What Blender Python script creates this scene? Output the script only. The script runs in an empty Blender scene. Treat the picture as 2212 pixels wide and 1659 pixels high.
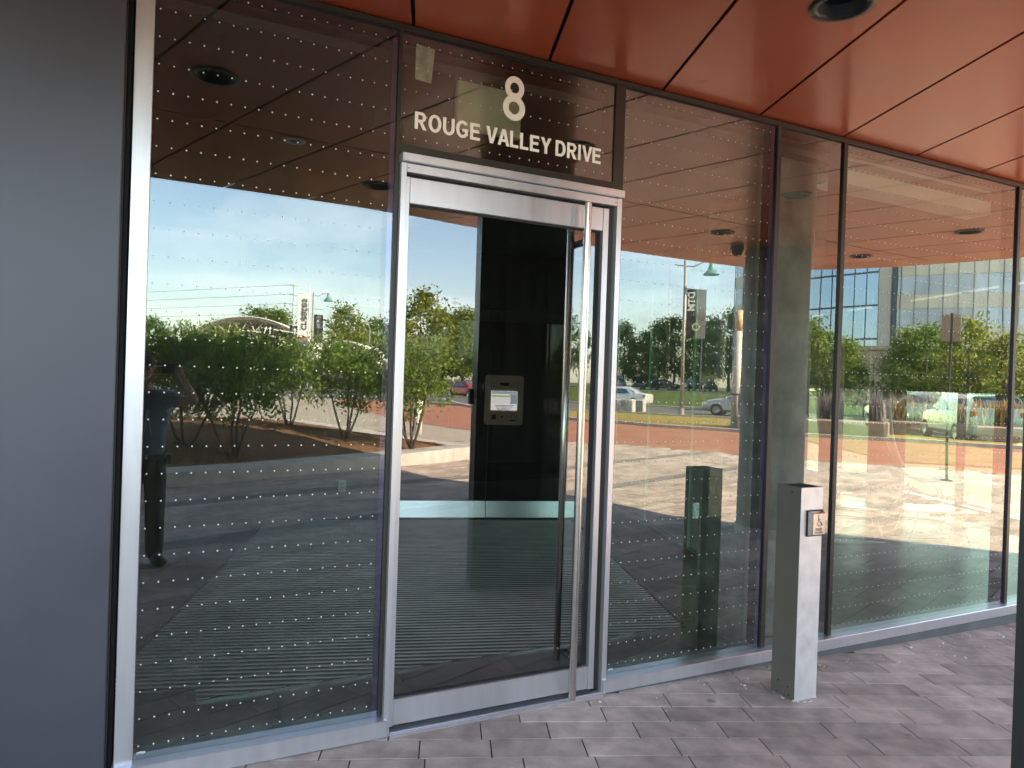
import bpy, bmesh, math, random
import numpy as np
from mathutils import Vector, Matrix

# ------------------------------------------------------------------ camera, sky, sun, exposure
S = bpy.context.scene
COL = S.collection
R_ = math.radians
CAM_H, CAM_D = 1.55, 3.0            # lens height, distance to the glass
YAW, PITCH, ROLL = R_(26.061), R_(-0.302), R_(1.887)
_f = Vector((math.sin(YAW)*math.cos(PITCH), math.cos(YAW)*math.cos(PITCH), math.sin(PITCH)))
_r0 = Vector((math.cos(YAW), -math.sin(YAW), 0)); _u0 = _r0.cross(_f)
_r = math.cos(ROLL)*_r0 + math.sin(ROLL)*_u0
_u = -math.sin(ROLL)*_r0 + math.cos(ROLL)*_u0
cd = bpy.data.cameras.new('camera'); cd.sensor_fit = 'HORIZONTAL'; cd.sensor_width = 36
cd.lens = 36*1540/2212; cd.clip_start = 0.01; cd.clip_end = 3000
cam = bpy.data.objects.new('camera', cd); COL.objects.link(cam)
m = Matrix.Identity(4)
for i in range(3):
    m[i][0], m[i][1], m[i][2] = _r[i], _u[i], -_f[i]
m[0][3], m[1][3], m[2][3] = 0, -CAM_D, CAM_H
cam.matrix_world = m
S.camera = cam

SUN_AZ, SUN_EL = R_(40), R_(35)      # azimuth from +Y towards +X
world = bpy.data.worlds.new('World'); S.world = world; world.use_nodes = True
wn, wl = world.node_tree.nodes, world.node_tree.links
wn.clear()
wout = wn.new('ShaderNodeOutputWorld'); bg = wn.new('ShaderNodeBackground')
sky = wn.new('ShaderNodeTexSky'); sky.sky_type = 'NISHITA'; sky.sun_disc = False
sky.sun_elevation = SUN_EL; sky.sun_rotation = SUN_AZ
sky.air_density = 1.0; sky.dust_density = .9; sky.ozone_density = 1.6
tc = wn.new('ShaderNodeTexCoord'); mp = wn.new('ShaderNodeMapping'); mp.inputs['Scale'].default_value = (1, 1, 3.2)
nz = wn.new('ShaderNodeTexNoise'); nz.inputs['Scale'].default_value = 2.6; nz.inputs['Detail'].default_value = 7
nz.inputs['Roughness'].default_value = 0.6; nz.inputs['Distortion'].default_value = 0.6
cr = wn.new('ShaderNodeValToRGB'); cr.color_ramp.elements[0].position = 0.5; cr.color_ramp.elements[1].position = 0.8
cr.color_ramp.elements[0].color = (0, 0, 0, 1); cr.color_ramp.elements[1].color = (.45, .45, .45, 1)
mx = wn.new('ShaderNodeMixRGB'); mx.inputs['Color2'].default_value = (8.0, 8.3, 9.0, 1)
wl.new(tc.outputs['Generated'], mp.inputs['Vector']); wl.new(mp.outputs['Vector'], nz.inputs['Vector'])
wl.new(nz.outputs['Fac'], cr.inputs['Fac']); wl.new(cr.outputs['Color'], mx.inputs['Fac'])
wl.new(sky.outputs['Color'], mx.inputs['Color1']); wl.new(mx.outputs['Color'], bg.inputs['Color'])
bg.inputs['Strength'].default_value = 0.13
wl.new(bg.outputs['Background'], wout.inputs['Surface'])

sl = bpy.data.lights.new('sun', 'SUN'); sl.energy = 4.8; sl.angle = R_(0.5); sl.color = (1, .87, .70)
sun = bpy.data.objects.new('sun', sl); COL.objects.link(sun); sun.location = (30, 30, 40)
sv = Vector((math.sin(SUN_AZ)*math.cos(SUN_EL), math.cos(SUN_AZ)*math.cos(SUN_EL), math.sin(SUN_EL)))
sun.rotation_euler = (-sv).to_track_quat('-Z', 'Y').to_euler()

S.view_settings.view_transform = 'Standard'; S.view_settings.look = 'None'
S.view_settings.exposure = 3.2; S.view_settings.use_white_balance = True; S.view_settings.white_balance_temperature = 7600; S.view_settings.gamma = 1; S.view_settings.use_curve_mapping = False
cy = S.cycles
cy.use_denoising = True
cy.max_bounces = 8; cy.diffuse_bounces = 3; cy.glossy_bounces = 4; cy.transmission_bounces = 2
cy.transparent_max_bounces = 16; cy.caustics_reflective = True; cy.caustics_refractive = False
cy.sample_clamp_indirect = 12

# ------------------------------------------------------------------ helpers
class MB:
    """collects faces; build() links them as one mesh object"""
    def __init__(s): s.v = []; s.f = []
    def add(s, vs, fs):
        k = len(s.v); s.v += [tuple(p) for p in vs]; s.f += [tuple(i+k for i in q) for q in fs]; return s
    def box(s, x0, x1, y0, y1, z0, z1):
        return s.add([(x0,y0,z0),(x1,y0,z0),(x1,y1,z0),(x0,y1,z0),(x0,y0,z1),(x1,y0,z1),(x1,y1,z1),(x0,y1,z1)],
                     [(0,3,2,1),(4,5,6,7),(0,1,5,4),(1,2,6,5),(2,3,7,6),(3,0,4,7)])
    def obox(s, c, sx, sy, sz, rz=0):          # centred in x,y; sits on c.z
        co, si = math.cos(rz), math.sin(rz); vs = []
        for z in (0, sz):
            for a, b in ((-1,-1),(1,-1),(1,1),(-1,1)):
                x, y = a*sx/2, b*sy/2
                vs.append((c[0]+x*co-y*si, c[1]+x*si+y*co, c[2]+z))
        return s.add(vs, [(0,3,2,1),(4,5,6,7),(0,1,5,4),(1,2,6,5),(2,3,7,6),(3,0,4,7)])
    def tube(s, pts, rad, n=10, cap=True):
        pts = [Vector(p) for p in pts]
        if not isinstance(rad, (list, tuple)): rad = [rad]*len(pts)
        rings = []; ref = None
        for i, p in enumerate(pts):
            a = pts[max(i-1, 0)]; b = pts[min(i+1, len(pts)-1)]
            t = (b-a).normalized()
            if ref is None:
                ref = t.orthogonal().normalized()
            else:
                ref = (ref - t*ref.dot(t))
                ref = ref.normalized() if ref.length > 1e-6 else t.orthogonal().normalized()
            bi = t.cross(ref)
            rings.append([p + (ref*math.cos(2*math.pi*k/n) + bi*math.sin(2*math.pi*k/n))*rad[i] for k in range(n)])
        vs = [q for r in rings for q in r]; fs = []
        for i in range(len(pts)-1):
            for k in range(n):
                fs.append((i*n+k, i*n+(k+1) % n, (i+1)*n+(k+1) % n, (i+1)*n+k))
        if cap:
            fs.append(tuple(reversed(range(n)))); fs.append(tuple((len(pts)-1)*n+k for k in range(n)))
        return s.add(vs, fs)
    def lathe(s, prof, c=(0,0,0), n=20):       # prof: (r, z)
        vs = []; fs = []
        for r, z in prof:
            for k in range(n):
                a = 2*math.pi*k/n; vs.append((c[0]+r*math.cos(a), c[1]+r*math.sin(a), c[2]+z))
        for i in range(len(prof)-1):
            for k in range(n):
                fs.append((i*n+k, i*n+(k+1) % n, (i+1)*n+(k+1) % n, (i+1)*n+k))
        return s.add(vs, fs)
    def prism(s, poly, z0, z1):
        n = len(poly)
        a = sum(poly[i][0]*poly[(i+1) % n][1]-poly[(i+1) % n][0]*poly[i][1] for i in range(n))
        if a < 0: poly = list(reversed(poly))
        vs = [(x, y, z0) for x, y in poly]+[(x, y, z1) for x, y in poly]
        fs = [tuple(reversed(range(n))), tuple(range(n, 2*n))]+[(i, (i+1) % n, n+(i+1) % n, n+i) for i in range(n)]
        return s.add(vs, fs)
    def ball(s, c, rx, ry, rz, n=10, mrows=7):
        vs = [(c[0], c[1], c[2]-rz)]; fs = []
        for i in range(1, mrows):
            t = -math.pi/2+math.pi*i/mrows
            for k in range(n):
                a = 2*math.pi*k/n
                vs.append((c[0]+rx*math.cos(t)*math.cos(a), c[1]+ry*math.cos(t)*math.sin(a), c[2]+rz*math.sin(t)))
        vs.append((c[0], c[1], c[2]+rz)); top = len(vs)-1
        for k in range(n): fs.append((0, 1+(k+1) % n, 1+k))
        for i in range(mrows-2):
            for k in range(n):
                fs.append((1+i*n+k, 1+i*n+(k+1) % n, 1+(i+1)*n+(k+1) % n, 1+(i+1)*n+k))
        for k in range(n): fs.append((top, top-n+k, top-n+(k+1) % n))
        return s.add(vs, fs)
    def mesh(s, name='mesh', bevel=0, smooth=False, seg=1):
        me = bpy.data.meshes.new(name); me.from_pydata(s.v, [], s.f); me.update()
        if bevel:
            bm = bmesh.new(); bm.from_mesh(me)
            eds = [e for e in bm.edges if len(e.link_faces) == 2 and e.calc_face_angle(0) > .6]
            bmesh.ops.bevel(bm, geom=eds, offset=bevel, segments=seg, affect='EDGES', clamp_overlap=True)
            bm.to_mesh(me); bm.free()
        if smooth:
            me.polygons.foreach_set('use_smooth', [True]*len(me.polygons))
        return me
    def build(s, name, mat, parent=None, bevel=0, smooth=False, loc=None, seg=1):
        return ob(name, s.mesh(name, bevel, smooth, seg), mat, parent, loc)

def ob(name, me, mat=None, parent=None, loc=None):
    if mat is not None and me is not None:
        me.materials.clear(); me.materials.append(mat)
    o = bpy.data.objects.new(name, me); COL.objects.link(o)
    if loc is not None: o.location = loc
    if parent is not None: o.parent = parent
    return o
def tag(o, label, cat, group=None):
    o['label'] = label; o['category'] = cat
    if group: o['group'] = group
    return o
def thing(name, label, cat, loc=(0,0,0), rz=0, group=None):
    o = bpy.data.objects.new(name, None); o.empty_display_size = .1; COL.objects.link(o)
    o.location = loc; o.rotation_euler = (0, 0, rz)
    return tag(o, label, cat, group)
def struct(o): o['kind'] = 'structure'; return o
def stuff(o): o['kind'] = 'stuff'; return o
def copy_tree(o, parent=None):
    c = o.copy(); COL.objects.link(c); c.parent = parent
    for ch in list(o.children): copy_tree(ch, c)
    return c
def ord_(i): return ['first','second','third','fourth','fifth','sixth','seventh','eighth','ninth','tenth','eleventh','twelfth','thirteenth','fourteenth'][i]

def smooth_by_angle(o, deg=35):
    me = o.data
    bm = bmesh.new(); bm.from_mesh(me)
    for f in bm.faces: f.smooth = True
    for e in bm.edges:
        if len(e.link_faces) == 2 and e.calc_face_angle(0) > R_(deg): e.smooth = False
    bm.to_mesh(me); bm.free(); return o

def curve_mesh(splines, extrude, name='shape'):
    """filled 2-D outline (with holes) -> mesh in the XY plane"""
    cu = bpy.data.curves.new(name, 'CURVE'); cu.dimensions = '2D'; cu.fill_mode = 'BOTH'; cu.extrude = extrude
    for pts in splines:
        sp = cu.splines.new('POLY'); sp.points.add(len(pts)-1)
        for i, p in enumerate(pts): sp.points[i].co = (p[0], p[1], 0, 1)
        sp.use_cyclic_u = True
    o = bpy.data.objects.new(name, cu)
    me = bpy.data.meshes.new_from_object(o)
    bpy.data.objects.remove(o); bpy.data.curves.remove(cu)
    return me
def text_mesh(txt, size, extrude=.001, offset=0, name='lettering'):
    cu = bpy.data.curves.new(name, 'FONT'); cu.body = txt; cu.size = size; cu.extrude = extrude; cu.offset = offset
    cu.align_x = 'CENTER'; cu.align_y = 'CENTER'
    o = bpy.data.objects.new(name, cu)
    me = bpy.data.meshes.new_from_object(o)
    bpy.data.objects.remove(o); bpy.data.curves.remove(cu)
    return me

# ------------------------------------------------------------------ materials
def mat(name, col, rough=.6, metal=0, var=.15, scale=6, bump=0, bscale=40, spec=.5, coat=0, stretch=(1,1,1), island=0, objrand=0, detail=4, col2=None, rvar=0, bdist=.01):
    M = bpy.data.materials.new(name); M.use_nodes = True
    n, l = M.node_tree.nodes, M.node_tree.links
    b = n['Principled BSDF']
    b.inputs['Roughness'].default_value = rough; b.inputs['Metallic'].default_value = metal
    b.inputs['Specular IOR Level'].default_value = spec; b.inputs['Coat Weight'].default_value = coat
    g = n.new('ShaderNodeNewGeometry'); mpn = n.new('ShaderNodeMapping'); mpn.inputs['Scale'].default_value = stretch
    l.new(g.outputs['Position'], mpn.inputs['Vector'])
    t = n.new('ShaderNodeTexNoise'); t.inputs['Scale'].default_value = scale; t.inputs['Detail'].default_value = detail
    l.new(mpn.outputs['Vector'], t.inputs['Vector'])
    rp = n.new('ShaderNodeMapRange'); rp.inputs['From Min'].default_value = .3; rp.inputs['From Max'].default_value = .7
    l.new(t.outputs['Fac'], rp.inputs['Value'])
    c2 = col2 if col2 else tuple(c*(1-var*1.6) for c in col)
    c1 = col if col2 else tuple(min(1, c*(1+var*.8)) for c in col)
    mxn = n.new('ShaderNodeMixRGB'); mxn.inputs['Color1'].default_value = (*c2, 1); mxn.inputs['Color2'].default_value = (*c1, 1)
    l.new(rp.outputs['Result'], mxn.inputs['Fac'])
    out = mxn.outputs['Color']
    for amt, src in ((island, 'i'), (objrand, 'o')):
        if not amt: continue
        if src == 'i': rnd = g.outputs['Random Per Island']
        else:
            oi = n.new('ShaderNodeObjectInfo'); rnd = oi.outputs['Random']
        mr = n.new('ShaderNodeMapRange'); mr.inputs['To Min'].default_value = 1-amt; mr.inputs['To Max'].default_value = 1+amt
        l.new(rnd, mr.inputs['Value'])
        hs = n.new('ShaderNodeHueSaturation'); l.new(mr.outputs['Result'], hs.inputs['Value']); l.new(out, hs.inputs['Color'])
        out = hs.outputs['Color']
    l.new(out, b.inputs['Base Color'])
    if rvar:
        m2 = n.new('ShaderNodeMapRange'); m2.inputs['To Min'].default_value = max(0, rough-rvar); m2.inputs['To Max'].default_value = min(1, rough+rvar)
        l.new(t.outputs['Fac'], m2.inputs['Value']); l.new(m2.outputs['Result'], b.inputs['Roughness'])
    if bump:
        t2 = n.new('ShaderNodeTexNoise'); t2.inputs['Scale'].default_value = bscale; t2.inputs['Detail'].default_value = 5
        l.new(mpn.outputs['Vector'], t2.inputs['Vector'])
        bp = n.new('ShaderNodeBump'); bp.inputs['Strength'].default_value = bump; bp.inputs['Distance'].default_value = bdist
        l.new(t2.outputs['Fac'], bp.inputs['Height']); l.new(bp.outputs['Normal'], b.inputs['Normal'])
    return M

def glass_mat(name, tint=(.80,.86,.83), refl=.30, rtint=(1,1,1), edge=.45, wave=.03, dust=.02, wscale=1.3):
    """coated architectural glass: mirror reflection over a tinted clear pane, thin dust film"""
    M = bpy.data.materials.new(name); M.use_nodes = True
    n, l = M.node_tree.nodes, M.node_tree.links; n.clear()
    out = n.new('ShaderNodeOutputMaterial')
    tr = n.new('ShaderNodeBsdfTransparent'); tr.inputs['Color'].default_value = (*tint, 1)
    gl = n.new('ShaderNodeBsdfGlossy'); gl.inputs['Roughness'].default_value = 0; gl.inputs['Color'].default_value = (*rtint, 1)
    df = n.new('ShaderNodeBsdfDiffuse'); df.inputs['Color'].default_value = (.6, .57, .52, 1)
    lw = n.new('ShaderNodeLayerWeight'); lw.inputs['Blend'].default_value = .5
    pw = n.new('ShaderNodeMath'); pw.operation = 'POWER'; pw.inputs[1].default_value = 2.2
    l.new(lw.outputs['Facing'], pw.inputs[0])
    mr = n.new('ShaderNodeMapRange'); mr.inputs['To Min'].default_value = refl; mr.inputs['To Max'].default_value = min(1, refl+edge)
    l.new(pw.outputs[0], mr.inputs['Value'])
    mxs = n.new('ShaderNodeMixShader'); l.new(mr.outputs['Result'], mxs.inputs['Fac'])
    l.new(tr.outputs[0], mxs.inputs[1]); l.new(gl.outputs[0], mxs.inputs[2])
    g = n.new('ShaderNodeNewGeometry')
    if wave:
        t = n.new('ShaderNodeTexNoise'); t.inputs['Scale'].default_value = wscale; t.inputs['Detail'].default_value = 1
        l.new(g.outputs['Position'], t.inputs['Vector'])
        bp = n.new('ShaderNodeBump'); bp.inputs['Strength'].default_value = wave; bp.inputs['Distance'].default_value = .05
        l.new(t.outputs['Fac'], bp.inputs['Height']); l.new(bp.outputs['Normal'], gl.inputs['Normal'])
    last = mxs
    if dust:
        mpn = n.new('ShaderNodeMapping'); mpn.inputs['Scale'].default_value = (9, 9, .7)
        l.new(g.outputs['Position'], mpn.inputs['Vector'])
        t2 = n.new('ShaderNodeTexNoise'); t2.inputs['Scale'].default_value = 2.5; t2.inputs['Detail'].default_value = 8; t2.inputs['Roughness'].default_value = .65
        l.new(mpn.outputs['Vector'], t2.inputs['Vector'])
        m3 = n.new('ShaderNodeMapRange'); m3.inputs['From Min'].default_value = .42; m3.inputs['From Max'].default_value = .8
        m3.inputs['To Max'].default_value = dust*3
        m3.inputs['To Min'].default_value = dust*.3
        l.new(t2.outputs['Fac'], m3.inputs['Value'])
        mx2 = n.new('ShaderNodeMixShader'); l.new(m3.outputs['Result'], mx2.inputs['Fac'])
        l.new(mxs.outputs[0], mx2.inputs[1]); l.new(df.outputs[0], mx2.inputs[2]); last = mx2
    l.new(last.outputs[0], out.inputs['Surface'])
    return M

def leaf_mat(name, c1, c2, trans=.35):
    M = bpy.data.materials.new(name); M.use_nodes = True
    n, l = M.node_tree.nodes, M.node_tree.links; n.clear()
    out = n.new('ShaderNodeOutputMaterial'); g = n.new('ShaderNodeNewGeometry')
    mxn = n.new('ShaderNodeMixRGB'); mxn.inputs['Color1'].default_value = (*c1, 1); mxn.inputs['Color2'].default_value = (*c2, 1)
    l.new(g.outputs['Random Per Island'], mxn.inputs['Fac'])
    b = n.new('ShaderNodeBsdfPrincipled'); b.inputs['Roughness'].default_value = .55; b.inputs['Specular IOR Level'].default_value = .3
    l.new(mxn.outputs['Color'], b.inputs['Base Color'])
    tl = n.new('ShaderNodeBsdfTranslucent'); hs = n.new('ShaderNodeHueSaturation'); hs.inputs['Value'].default_value = 1.5; hs.inputs['Hue'].default_value = .485
    l.new(mxn.outputs['Color'], hs.inputs['Color']); l.new(hs.outputs['Color'], tl.inputs['Color'])
    ms = n.new('ShaderNodeMixShader'); ms.inputs['Fac'].default_value = trans
    l.new(b.outputs[0], ms.inputs[1]); l.new(tl.outputs[0], ms.inputs[2]); l.new(ms.outputs[0], out.inputs['Surface'])
    return M
def emit_mat(name, col, strength):
    M = bpy.data.materials.new(name); M.use_nodes = True
    b = M.node_tree.nodes['Principled BSDF']
    b.inputs['Base Color'].default_value = (*col, 1); b.inputs['Roughness'].default_value = .2
    b.inputs['Emission Color'].default_value = (*col, 1); b.inputs['Emission Strength'].default_value = strength
    return M

M_silver = mat('anodised_aluminium', (.60, .60, .635), .33, .75, var=.04, scale=5, stretch=(4, 4, .4), rvar=.1)
M_bronze = mat('dark_bronze_frame', (.030, .026, .024), .42, .2, var=.1)
M_black = mat('black_gasket', (.008, .008, .009), .7, 0, var=.1)
M_steel = mat('brushed_stainless', (.62, .60, .57), .22, 1, var=.04, stretch=(1, 1, 20))
M_clad = mat('charcoal_metal_panel', (.066, .069, .088), .42, .3, var=.10, scale=1.6, bump=.03, bscale=400, rvar=.08, detail=8)
M_soffit = mat('orange_red_metal_panel', (.46, .088, .034), .30, .25, var=.05, scale=2.2, rvar=.06, coat=.15, objrand=.05)
M_glass = glass_mat('storefront_glass', (.62, .69, .64), .125, (.93, 1.0, 1.0), dust=.007, wave=.012)
M_glass_in = glass_mat('inner_pane_glass', (.86, .91, .88), .045, (.85, .95, .95), edge=.25, dust=0, wave=.02)
M_glass_door = glass_mat('door_glass', (.66, .70, .68), .135, (.95, .98, 1.0), dust=.003, wave=.012, wscale=1.0)
M_glass_clear = glass_mat('clear_green_glass', (.72, .90, .82), .07, (1, 1, 1), edge=.3, dust=0, wave=0)
M_glass_dim = glass_mat('dim_vestibule_glass', (.30, .33, .32), .015, (1, 1, 1), edge=.1, dust=0, wave=0)
M_glass_side = glass_mat('side_window_glass', (.26, .37, .32), .07, (1, 1, 1), edge=.3, dust=0, wave=0)
M_dot = mat('white_frit', (.66, .66, .64), .5, 0, var=.02)
M_letter = mat('cream_vinyl', (.95, .90, .83), .5, 0, var=.02)
M_spacer = mat('violet_spacer', (.10, .07, .22), .12, .6, var=.05)
M_paver = mat('concrete_paver', (.50, .415, .365), .85, 0, var=.18, scale=9, bump=.5, bscale=90, spec=.25, island=.2, objrand=.2, bdist=.004)
_n, _l = M_paver.node_tree.nodes, M_paver.node_tree.links      # old gum spots and broad soiling
_b = _n['Principled BSDF']; _src = _b.inputs['Base Color'].links[0].from_socket
_g = _n.new('ShaderNodeNewGeometry'); _v = _n.new('ShaderNodeTexVoronoi'); _v.inputs['Scale'].default_value = 2.6
_l.new(_g.outputs['Position'], _v.inputs['Vector'])
_nz = _n.new('ShaderNodeTexNoise'); _nz.inputs['Scale'].default_value = 30; _l.new(_g.outputs['Position'], _nz.inputs['Vector'])
_ad = _n.new('ShaderNodeMath'); _ad.operation = 'MULTIPLY_ADD'; _ad.inputs[1].default_value = .05; _l.new(_nz.outputs['Fac'], _ad.inputs[0]); _l.new(_v.outputs['Distance'], _ad.inputs[2])
_mr = _n.new('ShaderNodeMapRange'); _mr.inputs['From Min'].default_value = .075; _mr.inputs['From Max'].default_value = .095; _mr.inputs['To Min'].default_value = .62; _mr.inputs['To Max'].default_value = 1
_l.new(_ad.outputs[0], _mr.inputs['Value'])
_n2 = _n.new('ShaderNodeTexNoise'); _n2.inputs['Scale'].default_value = 1.7; _n2.inputs['Detail'].default_value = 6; _l.new(_g.outputs['Position'], _n2.inputs['Vector'])
_m2 = _n.new('ShaderNodeMapRange'); _m2.inputs['From Min'].default_value = .35; _m2.inputs['From Max'].default_value = .65; _m2.inputs['To Min'].default_value = .80; _m2.inputs['To Max'].default_value = 1.05
_l.new(_n2.outputs['Fac'], _m2.inputs['Value'])
_mm = _n.new('ShaderNodeMath'); _mm.operation = 'MULTIPLY'; _l.new(_mr.outputs[0], _mm.inputs[0]); _l.new(_m2.outputs[0], _mm.inputs[1])
_hs = _n.new('ShaderNodeHueSaturation'); _l.new(_mm.outputs[0], _hs.inputs['Value']); _l.new(_src, _hs.inputs['Color']); _l.new(_hs.outputs[0], _b.inputs['Base Color'])
M_paver_dark = mat('dark_concrete_paver', (.22, .20, .195), .85, 0, var=.2, scale=9, bump=.5, bscale=90, spec=.25, island=.12, bdist=.004)
M_sand = mat('joint_sand', (.05, .043, .038), .95, 0, var=.3, scale=30)
M_conc = mat('concrete', (.50, .475, .44), .85, 0, var=.16, scale=4, bump=.25, bscale=60, spec=.3)
M_conc_col = mat('column_concrete', (.30, .285, .26), .8, 0, var=.3, scale=5, detail=10, bump=.3, bscale=40, spec=.3)
M_mulch = mat('bark_mulch', (.23, .125, .07), .95, 0, var=.45, scale=35, bump=1, bscale=45, spec=.1, bdist=.03)
M_red = mat('red_asphalt', (.34, .155, .105), .9, 0, var=.12, scale=1.2, bump=.3, bscale=60, spec=.2)
M_asph = mat('asphalt', (.13, .128, .125), .9, 0, var=.12, scale=.8, bump=.2, bscale=60, spec=.2)
M_pale = mat('pale_paving', (.36, .315, .27), .9, 0, var=.1, scale=1.5, spec=.2)
M_grass_dry = mat('dry_grass', (.38, .27, .10), .95, 0, var=.4, scale=3, col2=(.21, .18, .06), bump=.8, bscale=25, spec=.1, detail=8, bdist=.05)
M_grass = mat('green_grass', (.09, .125, .038), .95, 0, var=.35, scale=2.5, bump=.8, bscale=25, spec=.1, detail=8, bdist=.05)
M_bark = mat('bark', (.13, .105, .085), .9, 0, var=.3, scale=12, bump=.5, bscale=30)
M_leaf_near = leaf_mat('leaf_locust', (.07, .15, .025), (.20, .29, .05))
M_leaf_a = leaf_mat('leaf_maple', (.06, .125, .025), (.15, .22, .05))
M_leaf_b = leaf_mat('leaf_linden', (.08, .145, .028), (.19, .25, .055))
M_leaf_c = leaf_mat('leaf_honey', (.10, .15, .025), (.24, .26, .05))
M_lav = leaf_mat('lavender', (.12, .12, .08), (.26, .22, .28), .2)
M_reed = leaf_mat('reed_grass', (.22, .16, .07), (.42, .30, .13), .2)
M_white = mat('white_paint', (.78, .77, .74), .5, 0, var=.04)
M_cream = mat('cream_stucco', (.62, .54, .40), .85, 0, var=.06, scale=2)
M_dark = mat('dark_interior', (.045, .043, .04), .6, 0, var=.1)
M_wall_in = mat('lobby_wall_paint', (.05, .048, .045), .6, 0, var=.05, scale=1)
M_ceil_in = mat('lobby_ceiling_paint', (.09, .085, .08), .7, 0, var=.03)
M_tile = mat('porcelain_floor_tile', (.19, .165, .135), .28, 0, var=.12, scale=3, objrand=.08)
M_mat_base = mat('mat_carpet', (.05, .05, .048), .95, 0, var=.3, scale=60)
M_mat_bar = mat('mat_bar', (.72, .69, .64), .5, .2, var=.1, scale=4)

# ------------------------------------------------------------------ ground height under the plaza
def gz(x):
    t = min(1, max(0, (x-1.5)/4.5)); return -.065*t*t*(3-2*t)
PN = (.3579, .9338); PT = (.9338, -.3579)       # paving: across rows / along rows (rows run 21 deg off the glass)
def at(px, zc):                                   # bearing seen from the mirror image of the lens -> plan position
    b = YAW+math.atan((px-1106)/1540); D = zc/math.cos(b-YAW)
    return D*math.sin(b), CAM_D-D*math.cos(b)

# ------------------------------------------------------------------ terrain, roads, kerbs
def sheet(name, poly, z, mt, sub=None):
    me = curve_mesh([poly], 0, name)
    o = ob(name, me, mt); o.location.z = z
    return struct(o)
# wide ground with a gentle rise behind the far street
mb = MB(); N = 120; ext = 700.0
us = [math.copysign(abs(t)**2.2, t)*ext for t in np.linspace(-1, 1, N)]
def terrain(x, y):
    n = .8*x-.6*y
    t = min(1, max(0, (n-55)/12)); return -.16+1.12*t*t*(3-2*t)
mb.add([(x, y, terrain(x, y)) for y in us for x in us],
       [(j*N+i, j*N+i+1, (j+1)*N+i+1, (j+1)*N+i) for j in range(N-1) for i in range(N-1)])
ground = struct(mb.build('ground', M_grass, smooth=True))

near = [(34, 15), (26, 8), (20.3, 0), (15.5, -6.3), (11.0, -12.5), (8.9, -18), (8.2, -25), (8.8, -35), (11, -48)]
far_ = [(41, 9), (33.5, 2.5), (28, -4.6), (22.6, -12.2), (18.0, -18.2), (16.2, -23), (15.6, -29), (16.4, -37), (19, -48)]
def resample(pl, k=6):
    out = []
    P = [Vector((*p, 0)) for p in pl]
    for i in range(len(P)-1):
        p0 = P[max(i-1, 0)]; p1 = P[i]; p2 = P[i+1]; p3 = P[min(i+2, len(P)-1)]
        for j in range(k):
            t = j/k
            q = .5*((2*p1)+(-p0+p2)*t+(2*p0-5*p1+4*p2-p3)*t*t+(-p0+3*p1-3*p2+p3)*t**3)
            out.append((q.x, q.y))
    out.append((P[-1].x, P[-1].y)); return out
nearS, farS = resample(near), resample(far_)
plaza_poly = [(-40, .12), (8.68, .12), (11.25, 7.2), (11.25, 30), (45, 30)]+nearS+[(11, -60), (-40, -60)]
struct(sheet('plaza_bed', plaza_poly, -.105, M_sand))
struct(sheet('red_road', nearS+list(reversed(farS)), -.09, M_red))
def ribbon(name, line, off0, off1, z0, z1, mt):
    """kerb running along a polyline"""
    mbk = MB(); L = len(line); vs = []
    for i, p in enumerate(line):
        a = Vector(line[max(i-1, 0)]); b = Vector(line[min(i+1, L-1)]); t = (b-a).normalized(); nn = Vector((-t.y, t.x))
        for o_, z in ((off0, z0), (off0, z1), (off1, z1), (off1, z0)):
            vs.append((p[0]+nn.x*o_, p[1]+nn.y*o_, z))
    fs = []
    for i in range(L-1):
        for k in range(4):
            fs.append((i*4+k, i*4+(k+1) % 4, (i+1)*4+(k+1) % 4, (i+1)*4+k))
    mbk.add(vs, fs); return struct(mbk.build(name, mt))
ribbon('far_kerb', farS, -.02, .22, -.14, .03, M_conc)
def nline(nv, t0, t1):       # line at distance nv from the entrance, running along (.6,.8)
    return [(.8*nv+.6*t0, -.6*nv+.8*t0), (.8*nv+.6*t1, -.6*nv+.8*t1)]
verge = farS+[(30, -66), (60, -66)]
a0, a1 = nline(36, -60, 40)
sheet('grass_verge', [(p[0], p[1]) for p in farS]+[(22, -52), a0, a1], -.03, M_grass_dry)
b0, b1 = nline(35.5, -70, 60); c0, c1 = nline(50, -70, 60)
sheet('street', [b0, b1, c1, c0], -.022, M_asph)
ribbon('street_kerb', [Vector(b0), Vector(b1)], -.1, .12, -.1, .06, M_conc)
ribbon('street_far_kerb', [Vector(c0), Vector(c1)], -.12, .12, -.1, .08, M_conc)
d0, d1 = nline(50.2, -70, 60); e0, e1 = nline(52.5, -70, 60)
sheet('sidewalk', [d0, d1, e1, e0], .03, M_pale)
g0, g1 = nline(69, -90, 80); h0, h1 = nline(122, -90, 80)
sheet('parking_lot', [g0, g1, h1, h0], .975, M_asph)

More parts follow.
